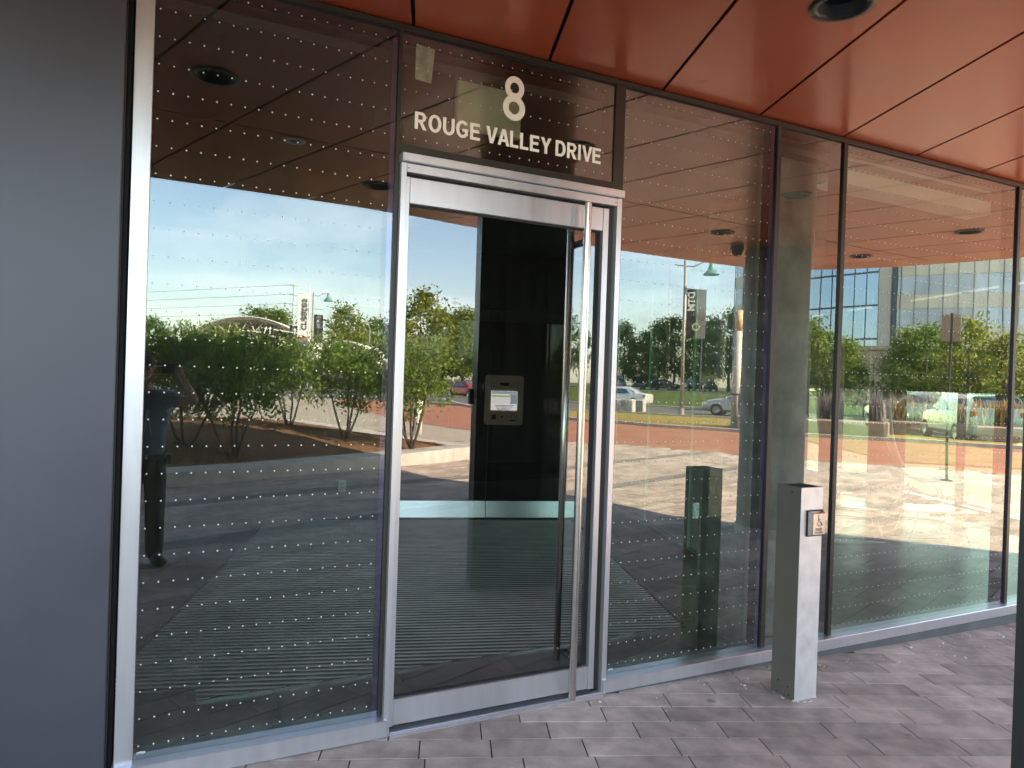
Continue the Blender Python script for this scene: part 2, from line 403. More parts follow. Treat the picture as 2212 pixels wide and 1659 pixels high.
# ------------------------------------------------------------------ plaza pavers
random.seed(7)
mb = MB(); xs_ = [-5.2+.1*k for k in range(216)]
for x in xs_:
    y0 = max(-14.1, (.8*x-16.1)/.6)
    mb.v += [(x, y0, gz(x)-.005), (x, .1, gz(x)-.005)]
mb.f = [(2*k, 2*k+2, 2*k+3, 2*k+1) for k in range(215)]
pavement = struct(mb.build('pavement', M_sand))
pl_mesh = {}
def paver_mesh(L, Wd, dark):
    key = (round(L, 2), dark)
    if key not in pl_mesh:
        g = .003; c = .0012; x, y = L/2-g, Wd/2-g
        vs = [(-x,-y,-.06),(x,-y,-.06),(x,y,-.06),(-x,y,-.06),(-x,-y,-c),(x,-y,-c),(x,y,-c),(-x,y,-c),
              (-x+c,-y+c,0),(x-c,-y+c,0),(x-c,y-c,0),(-x+c,y-c,0)]
        fs = [(0,1,5,4),(1,2,6,5),(2,3,7,6),(3,0,4,7),(4,5,9,8),(5,6,10,9),(6,7,11,10),(7,4,8,11),(8,9,10,11)]
        me = bpy.data.meshes.new('paver'); me.from_pydata(vs, [], fs); me.materials.append(M_paver_dark if dark else M_paver)
        pl_mesh[key] = me
    return pl_mesh[key]
ROT = math.atan2(PT[1], PT[0]); RW = .15
from mathutils import kdtree
def in_poly(x, y, poly):
    c = False; j = len(poly)-1
    for i in range(len(poly)):
        xi, yi = poly[i]; xj, yj = poly[j]
        if (yi > y) != (yj > y) and x < (xj-xi)*(y-yi)/(yj-yi)+xi: c = not c
        j = i
    return c
# the planter outline is left free of pavers
planter_out = [(-3.2, -6.5), (-1.5, -6.8), (0.08, -7.3), (1.53, -7.95), (3.48, -8.95), (5.3, -10.0), (5.75, -10.4), (5.6, -11.1), (5.0, -13), (4.2, -16.4), (3.0, -18.6), (.5, -19.6), (-3, -19)]
planter_s = resample(planter_out+[planter_out[0]], 5)[:-1]
cells = []
rowi = -int(15/RW)
v = .107-RW*100
row = 0
while v < .107+RW*30:
    v += RW; row += 1
    nn = v+RW/2
    dark = (-3.86 < nn < -3.5) or (-5.75 < nn < -5.4)
    u = -9-random.random()*.5
    while u < 19:
        L = random.choice((.3, .4, .4, .5)); uc = u+L/2; u += L
        x, y = PN[0]*nn+PT[0]*uc, PN[1]*nn+PT[1]*uc
        if y > (.09 if x > -.14 else -.06): continue
        if x > 16.2 or x < -5 or y < -14: continue
        if .8*x-.6*y > 16.1 or in_poly(x, y, planter_s): continue
        if y < -9.5 and x > 8.2 and not in_poly(x, y, plaza_poly): continue
        d = math.hypot(x-2.4, (y+.9)*1.15)
        cells.append((d, x, y, L, dark))
cells.sort(key=lambda c: c[0])
for d, x, y, L, dark in cells[:300]:
    o = bpy.data.objects.new('paver', paver_mesh(L, RW, dark)); COL.objects.link(o)
    o.location = (x, y, gz(x)+random.uniform(-.0005, .0005)); o.parent = pavement
    sl_ = (gz(x+.02)-gz(x-.02))/.04
    o.rotation_euler = (Matrix.Rotation(-math.atan(sl_)+random.uniform(-.001, .001), 4, 'Y') @ Matrix.Rotation(ROT+random.uniform(-.004, .004), 4, 'Z')).to_euler()
for dk, nm in ((False, 'paver_field'), (True, 'dark_paver_band')):
    mb = MB()
    for d, x, y, L, dark in cells[300:]:
        if dark != dk: continue
        me = paver_mesh(L, RW, dark); ca, sa = math.cos(ROT), math.sin(ROT); z = random.uniform(-.0005, .0005)
        mb.add([(x+p.co.x*ca-p.co.y*sa, y+p.co.x*sa+p.co.y*ca, z+p.co.z+gz(x+p.co.x*ca-p.co.y*sa)) for p in me.vertices], [tuple(q.vertices) for q in me.polygons])
    o = mb.build(nm, M_paver_dark if dk else M_paver, pavement); stuff(o)
# outer plaza beyond the modelled pavers
sheet('plaza', [p for p in plaza_poly], -.098, M_pale)
# grit and chips along the sill
random.seed(3); mb = MB()
for k in range(150):
    x = random.uniform(1.9, 5.6); y = -.06-abs(random.gauss(0, .16)); r = random.uniform(.0015, .0045) if k > 14 else random.uniform(.005, .010)
    mb.ball((x, y, gz(x)+r*.4), r*random.uniform(.8, 1.6), r*random.uniform(.7, 1.3), r*.5, 6, 4)
for k in range(45):
    a = random.uniform(0, 6.28); x = 2.96+math.cos(a)*.1; y = -.37+math.sin(a)*.1; r = random.uniform(.002, .007)
    mb.ball((x, y, gz(x)+r*.4), r*1.3, r, r*.6, 6, 4)
o = mb.build('grit', mat('pale_grit', (.70, .66, .60), .9, island=.4)); stuff(o); o['label'] = 'pale grit and chips scattered along the sill'

# ------------------------------------------------------------------ canopy soffit
ZS = 3.075
edge = [(-7, -3.40), (0.5, -3.42), (1.9, -3.5), (2.9, -3.68), (4.6, -3.80), (6.4, -3.84), (7.1, -3.66), (7.6, -3.2), (8.1, -2.4), (8.4, -1.55), (8.6, -.6), (8.7, .0)]
out_poly = [(-7, .0)]+resample(edge, 4)
def clip(poly, a, b, c):      # keep a*x+b*y <= c
    o = []
    for i in range(len(poly)):
        p, q = poly[i], poly[(i+1) % len(poly)]; dp = a*p[0]+b*p[1]-c; dq = a*q[0]+b*q[1]-c
        if dp <= 0: o.append(p)
        if dp*dq < 0:
            t = dp/(dp-dq); o.append((p[0]+(q[0]-p[0])*t, p[1]+(q[1]-p[1])*t))
    return o
soffit = struct(ob('canopy_soffit', curve_mesh([out_poly], .01, 'canopy_soffit'), M_black)); soffit.location.z = ZS+.06
lights = [(.2, -1.02, 0), (2.37, -1.01, 0), (4.42, -1.08, 0), (6.7, -1.12, 0), (1.51, -2.64, 0), (4.9, -2.43, 0), (.73, -1.86, 1), (-2, -1.02, 0), (7.0, -2.5, 0)]
SK = .35; GAP = .009; SP = .672
for k in range(-12, 15):
    x0 = .935+SP*k
    for half in (0, 1):
        p = out_poly
        # joint lines x = x0 + SK*y
        p = clip(p, -1, SK, -(x0+GAP)); p = clip(p, 1, -SK, x0+SP-GAP) if len(p) > 2 else p
        if len(p) < 3: continue
        cc = -1.72  # y + .07 x = cc : the cross joint
        p = clip(p, -.07, -1, -(cc+GAP)) if half == 0 else clip(p, .07, 1, cc-GAP)
        if len(p) < 3: continue
        spl = [p]
        for lx, ly, kind in lights:
            if in_poly(lx, ly, p):
                r = .105 if kind == 0 else .055
                spl.append([(lx+r*math.cos(2*math.pi*j/28), ly+r*math.sin(2*math.pi*j/28)) for j in range(28)])
        o = ob('panel', curve_mesh(spl, .006, 'panel'), M_soffit, soffit); o.location.z = -.054
M_lamp_in = mat('downlight_bowl', (.55, .52, .47), .3, .6, var=.05)
dl_names = ['over the far-left glazing', 'between the door and the bollard', 'over the wide right pane', 'beyond the right-hand mullions', 'near the canopy edge behind the photographer', 'near the concrete column', 'small and white above the left pane', 'above the dark cladding wall', 'at the rounded canopy corner']
for (lx, ly, kind), nm in zip(lights, dl_names):
    r = .105 if kind == 0 else .055
    t = thing('downlight', 'round recessed ceiling downlight %s' % nm if kind == 0 else 'small white round recessed downlight above the left pane', 'downlight', (lx, ly, ZS), group='recessed downlights in the canopy')
    MB().lathe([(r-.002, .004), (r+.018, 0), (r+.018, -.006), (r-.012, -.009), (r-.016, .004)], n=32).build('trim_ring', M_bronze if kind == 0 else M_white, t, smooth=True)
    MB().lathe([(r-.014, -.004), (r-.03, .05), (.012, .052), (.0005, .052)] if kind else [(r-.014, -.004), (r-.016, .055), (r-.04, .058), (.0005, .058)], n=32).build('reflector', M_lamp_in if kind else M_dark, t, smooth=True)

# ------------------------------------------------------------------ building above and cladding at the left
upper = thing('apartment_building', 'tall building over the entrance canopy, casting the wide shadow on the plaza', 'building', (0, 0, 0))
fp = [(-30, 14), (-30, -3.40), (-7, -3.40)]+resample(edge, 4)+[(12.0, 3.5), (15.0, 9), (15.0, 14)]  # right side widened beyond the lobby glazing, added to keep sun off its floor
MB().prism([(x+(.5 if 6 < x < 9 else 0), y-(.6 if y < -1 else 0)) for x, y in fp], 5.6, 27).build('shadow_overhang_storeys', mat('pale_render_upper', (.45, .42, .38), .8), upper)  # unseen overhang shaped so the shadow edge falls further across the plaza
MB().prism(fp, 3.17, 5.59).build('upper_storeys', mat('pale_render', (.45, .42, .38), .8), upper)
for fl in range(6):
    for k in range(9):
        x = -26+k*3.4+.6
        MB().box(x, x+2.2, -4.06, -3.98, 6.4+fl*3.3, 8.3+fl*3.3).build('window', M_glass_door, upper)
cw = thing('cladding_wall', 'smooth charcoal metal cladding wall left of the glazing', 'wall', (0, 0, 0))
for x0, x1 in ((-3.2, -1.672), (-1.66, -.156)):
    MB().box(x0, x1, -.045, .25, -.02, 3.06).build('panel', M_clad, cw, bevel=.004)
MB().box(-.156, -.150, -.035, .2, -.02, 3.06).build('edge_trim', M_black, cw)

# ------------------------------------------------------------------ storefront glazing
sf = thing('glass_storefront', 'aluminium framed storefront glazing with rows of white dots', 'storefront', (0, 0, 0))
def fr(name, x0, x1, y0, y1, z0, z1, mt, bev=.0015): return MB().box(x0, x1, y0, y1, z0, z1).build(name, mt, sf, bevel=bev)
ZG0, ZG1 = .078, 3.042
fr('gasket', -.150, -.134, .012, .1, 0, 3.066, M_black)
fr('jamb', -.127, -.065, -.024, .09, .0, 3.066, M_silver)
fr('mullion', .870, .8875, -.012, .1, .0785, 3.042, M_bronze)
fr('mullion', 1.987, 2.0465, -.010, .1, 2.506, 3.042, M_bronze)
fr('mullion', 2.0255, 2.0475, -.008, .1, .077, 2.5055, M_bronze)
for x in (3.083, 3.624, 5.410, 7.18):
    fr('mullion', x, x+.032, -.014, .1, .077, 3.042, M_bronze)
fr('head_rail', -.064, 8.6, -.012, .12, 3.0425, 3.068, M_bronze)
fr('head_gasket', -.062, 8.6, -.004, .1, 3.034, 3.0425, M_black, 0)
fr('transom_bar', .8878, 1.9868, -.012, .1, 2.506, 2.553, M_bronze)
fr('sill', -.1335, .901, -.055, .1, .004, .077, M_silver, .003)
fr('base_trim', -.13, .9, -.03, .1, -.08, .0035, M_bronze)
fr('sill', 2.0005, 8.6, -.055, .1, .012, .0765, M_silver, .003)
fr('base_trim', 2.003, 8.6, -.034, .1, -.12, .0115, mat('grey_base', (.10, .105, .11), .6), .002)
def pane(x0, x1, z0, z1, mt, inner=None, dots=True, rot=(0, 0), y=0.0, edge_strip=None):
    o = MB().add([(x0, y, z0), (x1, y, z0), (x1, y, z1), (x0, y, z1)], [(0, 1, 2, 3)]).build('pane', mt, sf)
    cx, cz = (x0+x1)/2, (z0+z1)/2
    if inner:
        i = MB().add([(x0-cx, 0, z0-cz), (x1-cx, 0, z0-cz), (x1-cx, 0, z1-cz), (x0-cx, 0, z1-cz)], [(0, 1, 2, 3)]).build('inner_pane', inner, o, loc=(cx, .045, cz))
        i.rotation_euler = (R_(rot[0]), 0, R_(rot[1]))
    if dots:
        mbd = MB(); x = x0+.017
        while x < x1-.012:
            z = .128
            while z < z1-.01:
                if z > z0+.01:
                    mbd.add([(x+.0031*math.cos(2*math.pi*k/8), y-.0009, z+.0031*math.sin(2*math.pi*k/8)) for k in range(8)]+[(x+.0026*math.cos(2*math.pi*k/8), y-.0016, z+.0026*math.sin(2*math.pi*k/8)) for k in range(8)],
                            [tuple(range(8, 16))]+[(k, (k+1) % 8, 8+(k+1) % 8, 8+k) for k in range(8)])
                z += .1025
            x += .0511
        stuff(mbd.build('frit_dots', M_dot, o))
    for e0, e1 in (edge_strip or ()):
        MB().box(e0, e1, y+.004, y+.012, z0, z1).build('spacer', M_spacer, o)
    return o
pane(-.064, .870, ZG0, ZG1, M_glass, M_glass_in, True, (.05, .22), edge_strip=[(.846, .8695)])
pane(.8878, 1.9868, 2.5535, ZG1, M_glass, None, True)
pane(2.0478, 3.083, ZG0, ZG1, M_glass, M_glass_in, True, (.25, .60), edge_strip=[(2.048, 2.056), (3.05, 3.0825)])
pane(3.1155, 3.624, ZG0, ZG1, glass_mat('streaked_glass', (.62, .69, .64), .125, (.93, 1, 1), dust=.02, wave=.012), None, False, edge_strip=[(3.1158, 3.122)])
pane(3.6565, 5.410, ZG0, ZG1, M_glass, M_glass_in, True, (.06, .10), edge_strip=[(5.385, 5.4095)])
pane(5.4425, 7.18, ZG0, ZG1, M_glass, None, True)
pane(7.2125, 8.6, ZG0, ZG1, M_glass, None, False)
fr('end_post', 8.6005, 8.7, -.05, .1, -.12, 3.068, M_bronze)
# maker's stamp in the corner of two panes
for x, nm in ((-.038, 'a'), (2.075, 'b')):
    o = ob('glass_stamp', text_mesh('DPSH', .012, .0002, .0004), M_dot, sf); o.location = (x, -.002, .102); o.rotation_euler = (R_(90), 0, 0)

# ------------------------------------------------------------------ door
dr = thing('glass_door', 'single glass entrance door with aluminium rails and tall pull bar', 'door', (0.914, 0, 0))
def dp(name, x0, x1, y0, y1, z0, z1, mt, bev=.0015, parent=None): 
    return MB().box(x0-.914, x1-.914, y0, y1, z0, z1).build(name, mt, dr if parent is None else parent, bevel=bev)
dp('top_rail', .9345, 1.9285, -.022, .03, 2.300, 2.414, M_silver, .003)
dp('bottom_rail', .9345, 1.9285, -.022, .03, .034, .147, M_silver, .003)
dp('stile', .915, .934, -.024, .032, .032, 2.414, M_silver)
dp('stile', 1.929, 1.960, -.024, .032, .032, 2.414, M_silver)
dp('edge_gasket', 1.897, 1.9285, .003, .012, .1475, 2.2995, M_black, 0)
dp('glazing_bead', .9345, 1.8965, -.006, .012, .1475, .155, M_black, 0)
dp('glazing_bead', .9345, 1.8965, -.006, .012, 2.291, 2.2995, M_black, 0)
MB().add([(.9345-.914, -.002, .155), (1.8965-.914, -.002, .155), (1.8965-.914, -.002, 2.291), (.9345-.914, -.002, 2.291)], [(0, 1, 2, 3)]).build('glass', M_glass_door, dr)
hx = 1.803-.914
pull = MB().tube([(hx, -.078, .028), (hx, -.078, 2.41)], .019, 20).build('pull_bar', M_steel, dr, smooth=False); smooth_by_angle(pull)
for z in (.225, 2.225):
    MB().tube([(hx, -.076, z), (hx, -.04, z)], .0125, 14).build('standoff', M_steel, pull, smooth=True)
    MB().tube([(hx, -.045, z), (hx, -.004, z)], .017, 14).build('standoff_collar', M_black, pull, smooth=True)
pin = MB().tube([(hx, .078, .16), (hx, .078, 2.28)], .016, 16).build('inner_pull_bar', M_steel, dr, smooth=True)
df = thing('door_frame', 'aluminium door frame and deep header around the glass door', 'door frame', (.9, 0, 0))
def fp_(name, x0, x1, y0, y1, z0, z1, mt, bev=.0015): return MB().box(x0-.9, x1-.9, y0, y1, z0, z1).build(name, mt, df, bevel=bev)
fp_('jamb', .8885, .9135, -.040, .08, .0, 2.468, M_silver)
fp_('jamb', 1.9975, 2.0245, -.040, .08, .0, 2.468, M_silver)
fp_('jamb_pocket', 1.9615, 1.997, -.008, .08, .0, 2.428, M_bronze, 0)
fp_('header_cap', .8865, 2.0255, -.062, .08, 2.4695, 2.505, M_silver, .002)
fp_('header', .9139, 1.997, -.038, .08, 2.429, 2.4675, M_silver, .002)
fp_('door_stop', .9139, 1.9610, .0, .08, 2.4155, 2.4285, M_black, 0)
th = fp_('threshold', .9138, 1.9972, -.06, .08, -.03, .012, M_silver, .004)
fp_('threshold_rib', .916, 1.995, -.045, -.03, .0125, .018, M_silver, .001)
for x in (.922, 1.988):
    MB().tube([(x-.9, -.042, 2.447), (x-.9, -.037, 2.447)], .0045, 10).build('screw', M_steel, df)

# ------------------------------------------------------------------ lettering on the transom glass
def arc(cx, cy_, rx, ry, a0, a1, n=10):
    return [(cx+rx*math.cos(R_(a0+(a1-a0)*i/n)), cy_+ry*math.sin(R_(a0+(a1-a0)*i/n))) for i in range(n+1)]
T = .205
GLY = {
 'R': (.76, [[(0,0),(0,1),(.44,1)]+arc(.44,.715,.265,.285,90,-90)[1:-1]+[(.50,.425),(.76,0),(.52,0),(.285,.40),(T,.40),(T,0)], [(T,.83)]+arc(.43,.70,.075,.13,90,-90,8)+[(T,.57)]]),
 'O': (.84, [arc(.42,.5,.42,.515,0,360,36)[:-1], arc(.42,.5,.21,.345,0,360,32)[:-1]]),
 'U': (.76, [[(0,1),(0,.36)]+arc(.38,.36,.38,.375,180,360,20)[1:-1]+[(.76,.36),(.76,1),(.56,1),(.56,.36)]+arc(.38,.36,.175,.205,0,-180,14)[1:-1]+[(T,.36),(T,1)]]),
 'G': (.84, [arc(.43,.5,.43,.515,38,322,30)+[(.80,.14),(.80,.54),(.43,.54),(.43,.37),(.61,.37),(.61,.235)]+arc(.43,.5,.215,.345,308,45,24)]),
 'E': (.68, [[(0,0),(0,1),(.66,1),(.66,.83),(T,.83),(T,.60),(.61,.60),(.61,.43),(T,.43),(T,.17),(.68,.17),(.68,0)]]),
 'V': (.80, [[(.29,0),(0,1),(.215,1),(.405,.27),(.585,1),(.80,1),(.51,0)]]),
 'A': (.84, [[(0,0),(.31,1),(.53,1),(.84,0),(.62,0),(.555,.225),(.275,.225),(.215,0)], [(.325,.39),(.505,.39),(.415,.73)]]),
 'L': (.62, [[(0,0),(0,1),(T,1),(T,.17),(.62,.17),(.62,0)]]),
 'Y': (.80, [[(.295,0),(.295,.42),(0,1),(.235,1),(.40,.63),(.565,1),(.80,1),(.505,.42),(.505,0)]]),
 'D': (.78, [[(0,0),(0,1),(.36,1)]+arc(.36,.5,.42,.5,90,-90,20)[1:], [(T,.83)]+arc(.36,.5,.205,.33,90,-90,16)+[(T,.17)]]),
 'I': (.205, [[(0,0),(0,1),(T,1),(T,0)]]),
}
sign = thing('address_lettering', 'cream vinyl address lettering reading 8 ROUGE VALLEY DRIVE on the transom glass', 'sign', (1.43, -.002, 2.63))
txt = 'ROUGE VALLEY DRIVE'; adv = 0; pos = []
for i, ch in enumerate(txt):
    if ch == ' ': adv += .30; continue
    pos.append((ch, adv)); adv += GLY[ch][0]+(.03 if ch in 'VAY' else .11)
adv -= .11
sx = (1.914-.953)/adv; sz = .0755
for ch, a in pos:
    me = curve_mesh([[(p[0]*sx, p[1]*sz) for p in s] for s in GLY[ch][1]], .0006, 'letter')
    o = ob('letter', me, M_letter, sign); o.location = (.953+a*sx-1.43, 0, .0025); o.rotation_euler = (R_(90), 0, 0)
def hw8(y):
    h = 0
    for cyy, rx, ry in ((.735, .245, .265), (.285, .285, .285)):
        q = 1-((y-cyy)/ry)**2
        if q > 0: h = max(h, rx*math.sqrt(q))
    return h
ys = [1-.0003-(.9994)*i/60 for i in range(61)]
ys = [.5+.5*math.cos(math.pi*i/60) for i in range(61)]
o8 = [(hw8(y), y) for y in ys]+[(-hw8(y), y) for y in reversed(ys)][1:-1]
s8 = .205
me = curve_mesh([[(p[0]*s8*.98, p[1]*s8) for p in o8], [(p[0]*s8*.98, p[1]*s8) for p in arc(0,.735,.115,.125,0,360,28)[:-1]], [(p[0]*s8*.98, p[1]*s8) for p in arc(0,.285,.14,.145,0,360,28)[:-1]]], .0006, 'numeral')
o = ob('numeral', me, M_letter, sign); o.location = (0, 0, .127); o.rotation_euler = (R_(90), 0, 0)

# ------------------------------------------------------------------ things behind the transom glass
nt = MB(); nt.add([(0,0,0),(.075,0,-.004),(.088,0,.15),(.0,.0,.155),(.03,.003,.07)], [(0,1,4),(1,2,4),(2,3,4),(3,0,4)])
o = nt.build('paper_note', mat('translucent_tape', (.62, .57, .46), .6, var=.2, scale=30), loc=(.955, .02, 2.855)); tag(o, 'torn pale paper taped inside the transom glass', 'paper')
sg = thing('hanging_panel', 'beige box panel hanging behind the address lettering', 'panel', (1.40, .16, 2.90))
MB().box(-.20, .14, -.02, .02, -.17, .06).build('housing', mat('beige_housing', (.72, .68, .50), .5), sg, bevel=.008)
MB().box(-.09, .05, -.015, .015, .061, .10).build('bracket', M_cream, sg, bevel=.004)

# ------------------------------------------------------------------ lobby behind the glass
DX, DY = .335, 1.0                                   # the lobby grid leans this way against the glass
fl_poly = [(-3.2, .1), (8.62, .1), (11.1, 7.0), (11.1, 9.2), (-3.2, 9.2)]
lobby = sheet('lobby_floor', fl_poly, -.006, M_sand)
tile_me = {}
random.seed(11)
for jx in range(20):
    for jy in range(11):
        x, y = -3.2+jx*.62+(.31 if jy % 2 else 0), .105+jy*.62
        if not all(in_poly(x+a, y+b, fl_poly) for a, b in ((.0, .0), (.61, .61), (.61, 0), (0, .61))): continue
        if 'a' not in tile_me: tile_me['a'] = MB().box(.002, .618, .002, .618, -.01, 0).mesh('tile'); tile_me['a'].materials.append(M_tile)
        o = bpy.data.objects.new('tile', tile_me['a']); COL.objects.link(o); o.location = (x, y, .006); o.parent = lobby
mat_poly = [(-.34, .6), (3.06, .6), (4.18, 3.86), (1.02, 4.78)]
wm = thing('entrance_mat', 'recessed ribbed entrance mat on the lobby floor behind the door', 'mat', (1.9, 2.4, 0))
MB().prism([(x-1.9, y-2.4) for x, y in mat_poly], -.004, .004).build('carpet_base', M_mat_base, wm)
mn = Vector((.30, 1)).normalized(); mt_ = Vector((1, -.30)).normalized()
def seg_in(poly, n, tdir, d):
    ts = []
    for i in range(len(poly)):
        p, q = Vector(poly[i]), Vector(poly[(i+1) % len(poly)]); a, b = p.dot(n)-d, q.dot(n)-d
        if a*b < 0: ts.append((p+(q-p)*(a/(a-b))).dot(tdir))
    return (min(ts), max(ts)) if len(ts) >= 2 else None
d = .2
while d < 5:
    sg_ = seg_in(mat_poly, mn, mt_, d)
    if sg_ and sg_[1]-sg_[0] > .08:
        c = mn*d+mt_*((sg_[0]+sg_[1])/2)
        o = MB().obox((0, 0, 0), sg_[1]-sg_[0]-.05, .013, .005, 0).build('slat', M_mat_bar, wm, loc=(c.x-1.9, c.y-2.4, .0045)); o.rotation_euler.z = math.atan2(mt_.y, mt_.x)
    d += .05
MB().box(-2.9, -1.72, -2.28, -1.65, .0045, .014).build('corner_tile', M_tile, wm)
for a, b in ((0, 1), (1, 2), (3, 0)):
    p, q = Vector(mat_poly[a]), Vector(mat_poly[b]); L = (q-p).length; c = (p+q)/2
    o = MB().obox((0, 0, 0), L, .007, .012).build('edge_strip', M_steel, wm, loc=(c.x-1.9, c.y-2.4, -.002)); o.rotation_euler.z = math.atan2((q-p).y, (q-p).x)
def wall(name, p, q, z0, z1, th_, mt, parent=None):
    p, q = Vector(p), Vector(q); c = (p+q)/2
    o = MB().obox((0, 0, z0), (q-p).length, th_, z1-z0).build(name, mt, parent, loc=(c.x, c.y, 0)); o.rotation_euler.z = math.atan2((q-p).y, (q-p).x); return o
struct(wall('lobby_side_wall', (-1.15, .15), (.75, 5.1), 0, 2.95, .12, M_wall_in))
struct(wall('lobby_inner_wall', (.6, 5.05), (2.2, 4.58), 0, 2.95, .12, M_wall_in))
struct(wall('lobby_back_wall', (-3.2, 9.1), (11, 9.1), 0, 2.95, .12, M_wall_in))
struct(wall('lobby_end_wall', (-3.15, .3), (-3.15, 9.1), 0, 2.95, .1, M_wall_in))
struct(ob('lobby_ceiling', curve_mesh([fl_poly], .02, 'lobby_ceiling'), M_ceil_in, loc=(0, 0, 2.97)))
ot = thing('wall_outlet', 'white wall outlet on the lobby wall behind the left pane', 'outlet', (1.75, 4.635, .36), math.atan2(-.47, 1.6))
MB().box(-.04, .04, -.012, 0, -.06, .06).build('cover_plate', M_white, ot, bevel=.003)
for z in (-.03, .012): MB().box(-.014, .014, -.0135, -.0122, z, z+.022).build('socket', M_cream, ot)
iv = thing('vestibule_doors', 'inner vestibule doors with polished metal bottom rail', 'door', (3.28, 4.27, 0), math.atan2(-.59, 2.0))
for k in range(2):
    x0 = -1.06+k*1.056
    MB().add([(x0, -.035, .012), (x0+1.05, -.035, .012), (x0+1.05, .0, .19), (x0, .0, .19), (x0, .03, .012), (x0+1.05, .03, .012), (x0+1.05, .012, .19), (x0, .012, .19)], [(0,1,2,3), (3,2,6,7), (7,6,5,4), (0,3,7,4), (1,5,6,2)]).build('bottom_rail', M_steel, iv)
    MB().box(x0, x0+1.05, -.025, .025, 2.2, 2.32).build('top_rail', M_black, iv, bevel=.003)
    MB().add([(x0, 0, .19), (x0+1.05, 0, .19), (x0+1.05, 0, 2.2), (x0, 0, 2.2)], [(0,1,2,3)]).build('glass', M_glass_dim, iv)
    MB().tube([(x0+(1.0 if k == 0 else .05), .06, .9), (x0+(1.0 if k == 0 else .05), .06, 1.5)], .014, 10).build('handle', M_bronze, iv, smooth=True)
MB().box(-1.1, 1.1, -.04, .04, 2.33, 2.95).build('bulkhead', M_black, iv)
sg2 = thing('vestibule_glass_screen', 'green edged glass screen beside the entrance mat', 'glass screen', (4.02, 1.0, 0), math.atan2(1, .335))
for k in range(3):
    x0 = .02+k*1.27
    p_ = MB().box(x0, x0+1.24, -.006, .006, .05, 2.9).build('glass_panel', M_glass_clear, sg2)
    for xe in (x0-.006, x0+1.2405):
        MB().box(xe, xe+.006, -.007, .007, .05, 2.9).build('glass_edge', mat('green_glass_edge_%d%d' % (k, xe > x0), (.35, .62, .55), .2), p_)
MB().box(0, 3.85, -.03, .03, .006, .05).build('base_channel', M_bronze, sg2)
MB().box(0, 3.85, -.03, .03, 2.9, 2.95).build('head_channel', M_bronze, sg2)
# dark pier right behind the narrow pane
pr_ = MB().box(3.13, 3.61, .16, .6, 0, 2.95).build('interior_pier', M_conc_col, bevel=.01); tag(pr_, 'dark concrete pier standing right behind the narrow dotless pane', 'pier')
# side glazing of the lobby, looking out to the sunny side street
M_sky_block = mat('dark_sky_block', (.10, .10, .085), .8, var=.05)  # for added dark panels that shut out bright sky above the transom
sgz = thing('side_glazing', 'tall side glazing of the lobby seen through the wide right pane', 'glazing', (8.72, .25, 0), math.atan2(6.75, 2.36))
LG = 7.1
for k in range(5):
    x0 = .05+k*LG/5
    MB().add([(x0, 0, .08), (x0+LG/5-.06, 0, .08), (x0+LG/5-.06, 0, 2.92), (x0, 0, 2.92)], [(0,1,2,3)]).build('pane', M_glass_side, sgz)
    MB().box(x0-.045, x0-.002, -.05, .05, .06, 2.94).build('mullion', M_bronze, sgz)
    MB().box(x0+.001, x0+LG/5-.061, -.04, .04, 1.58, 1.645).build('transom', M_bronze, sgz)
    MB().box(x0+.004, x0+LG/5-.064, .03, .038, 1.646, 2.915).build('sky_block_panel', M_sky_block, sgz)  # added panel blocking the sky glare through the upper pane
MB().box(0, LG, -.06, .06, 0, .078).build('sill', M_silver, sgz)
wp = MB().box(-.32, .32, -.06, .06, 0, 2.95).build('white_pier', M_white, loc=(10.35, 5.55, 0)); wp.rotation_euler.z = math.atan2(6.75, 2.36)-.3; tag(wp, 'white pier inside the lobby beside the side glazing', 'pier')
dcm = MB().lathe([(.24, 0), (.24, 2.95)], n=24).build('lobby_column', M_dark, loc=(9.25, 3.75, 0), smooth=True); tag(dcm, 'dark round column inside the lobby between the side windows', 'column')
bh = MB().box(3.7, 5.35, .14, .32, 2.86, 3.03).build('ceiling_bulkhead', M_white); tag(bh, 'white bulkhead strip along the top of the wide right pane', 'bulkhead')
# two lounge chairs on wire sled bases
def lounge(loc, rz, label):
    t = thing('lounge_chair', label, 'chair', loc, rz, 'lounge chairs in the lobby')
    prof = [(-.46, 1.45), (-.45, 1.25), (-.42, 1.0), (-.36, .78), (-.24, .56), (-.06, .46), (.16, .45), (.36, .48), (.44, .50)]
    prof = resample(prof, 5); mb = MB(); w = .34; n = len(prof)
    vs = []
    for i, (x, z) in enumerate(prof):
        a = Vector(prof[max(i-1, 0)]); b = Vector(prof[min(i+1, n-1)]); tt = (b-a).normalized(); nn = Vector((-tt.y, tt.x))*.014
        for s_ in (-1, -.6, 0, .6, 1):
            dz = .05*s_*s_
            vs.append((x+nn.x+ (0 if i > n*.45 else dz), s_*w, z+nn.y+dz*.6)); vs.append((x-nn.x+(0 if i > n*.45 else dz), s_*w, z-nn.y+dz*.6))
    fs = []
    for i in range(n-1):
        for k in range(4):
            a = i*10+k*2; fs.append((a, a+2, a+12, a+10)); fs.append((a+1, a+11, a+13, a+3))
        fs.append((i*10, i*10+10, i*10+11, i*10+1)); fs.append((i*10+8, i*10+9, i*10+19, i*10+18))
    mb.add(vs, fs).build('shell', M_white, t, smooth=True)
    for s_ in (-1, 1):
        MB().tube([(-.12, s_*.22, .40), (-.32, s_*.27, .03), (-.30, s_*.27, .012), (.30, s_*.27, .012), (.32, s_*.27, .03), (.16, s_*.22, .40)], .008, 8).build('leg', M_steel, t, smooth=True)
    return t
lounge((7.87, 3.17, 0), R_(-46), 'white high-backed lounge chair in the lobby, nearer the bollard')
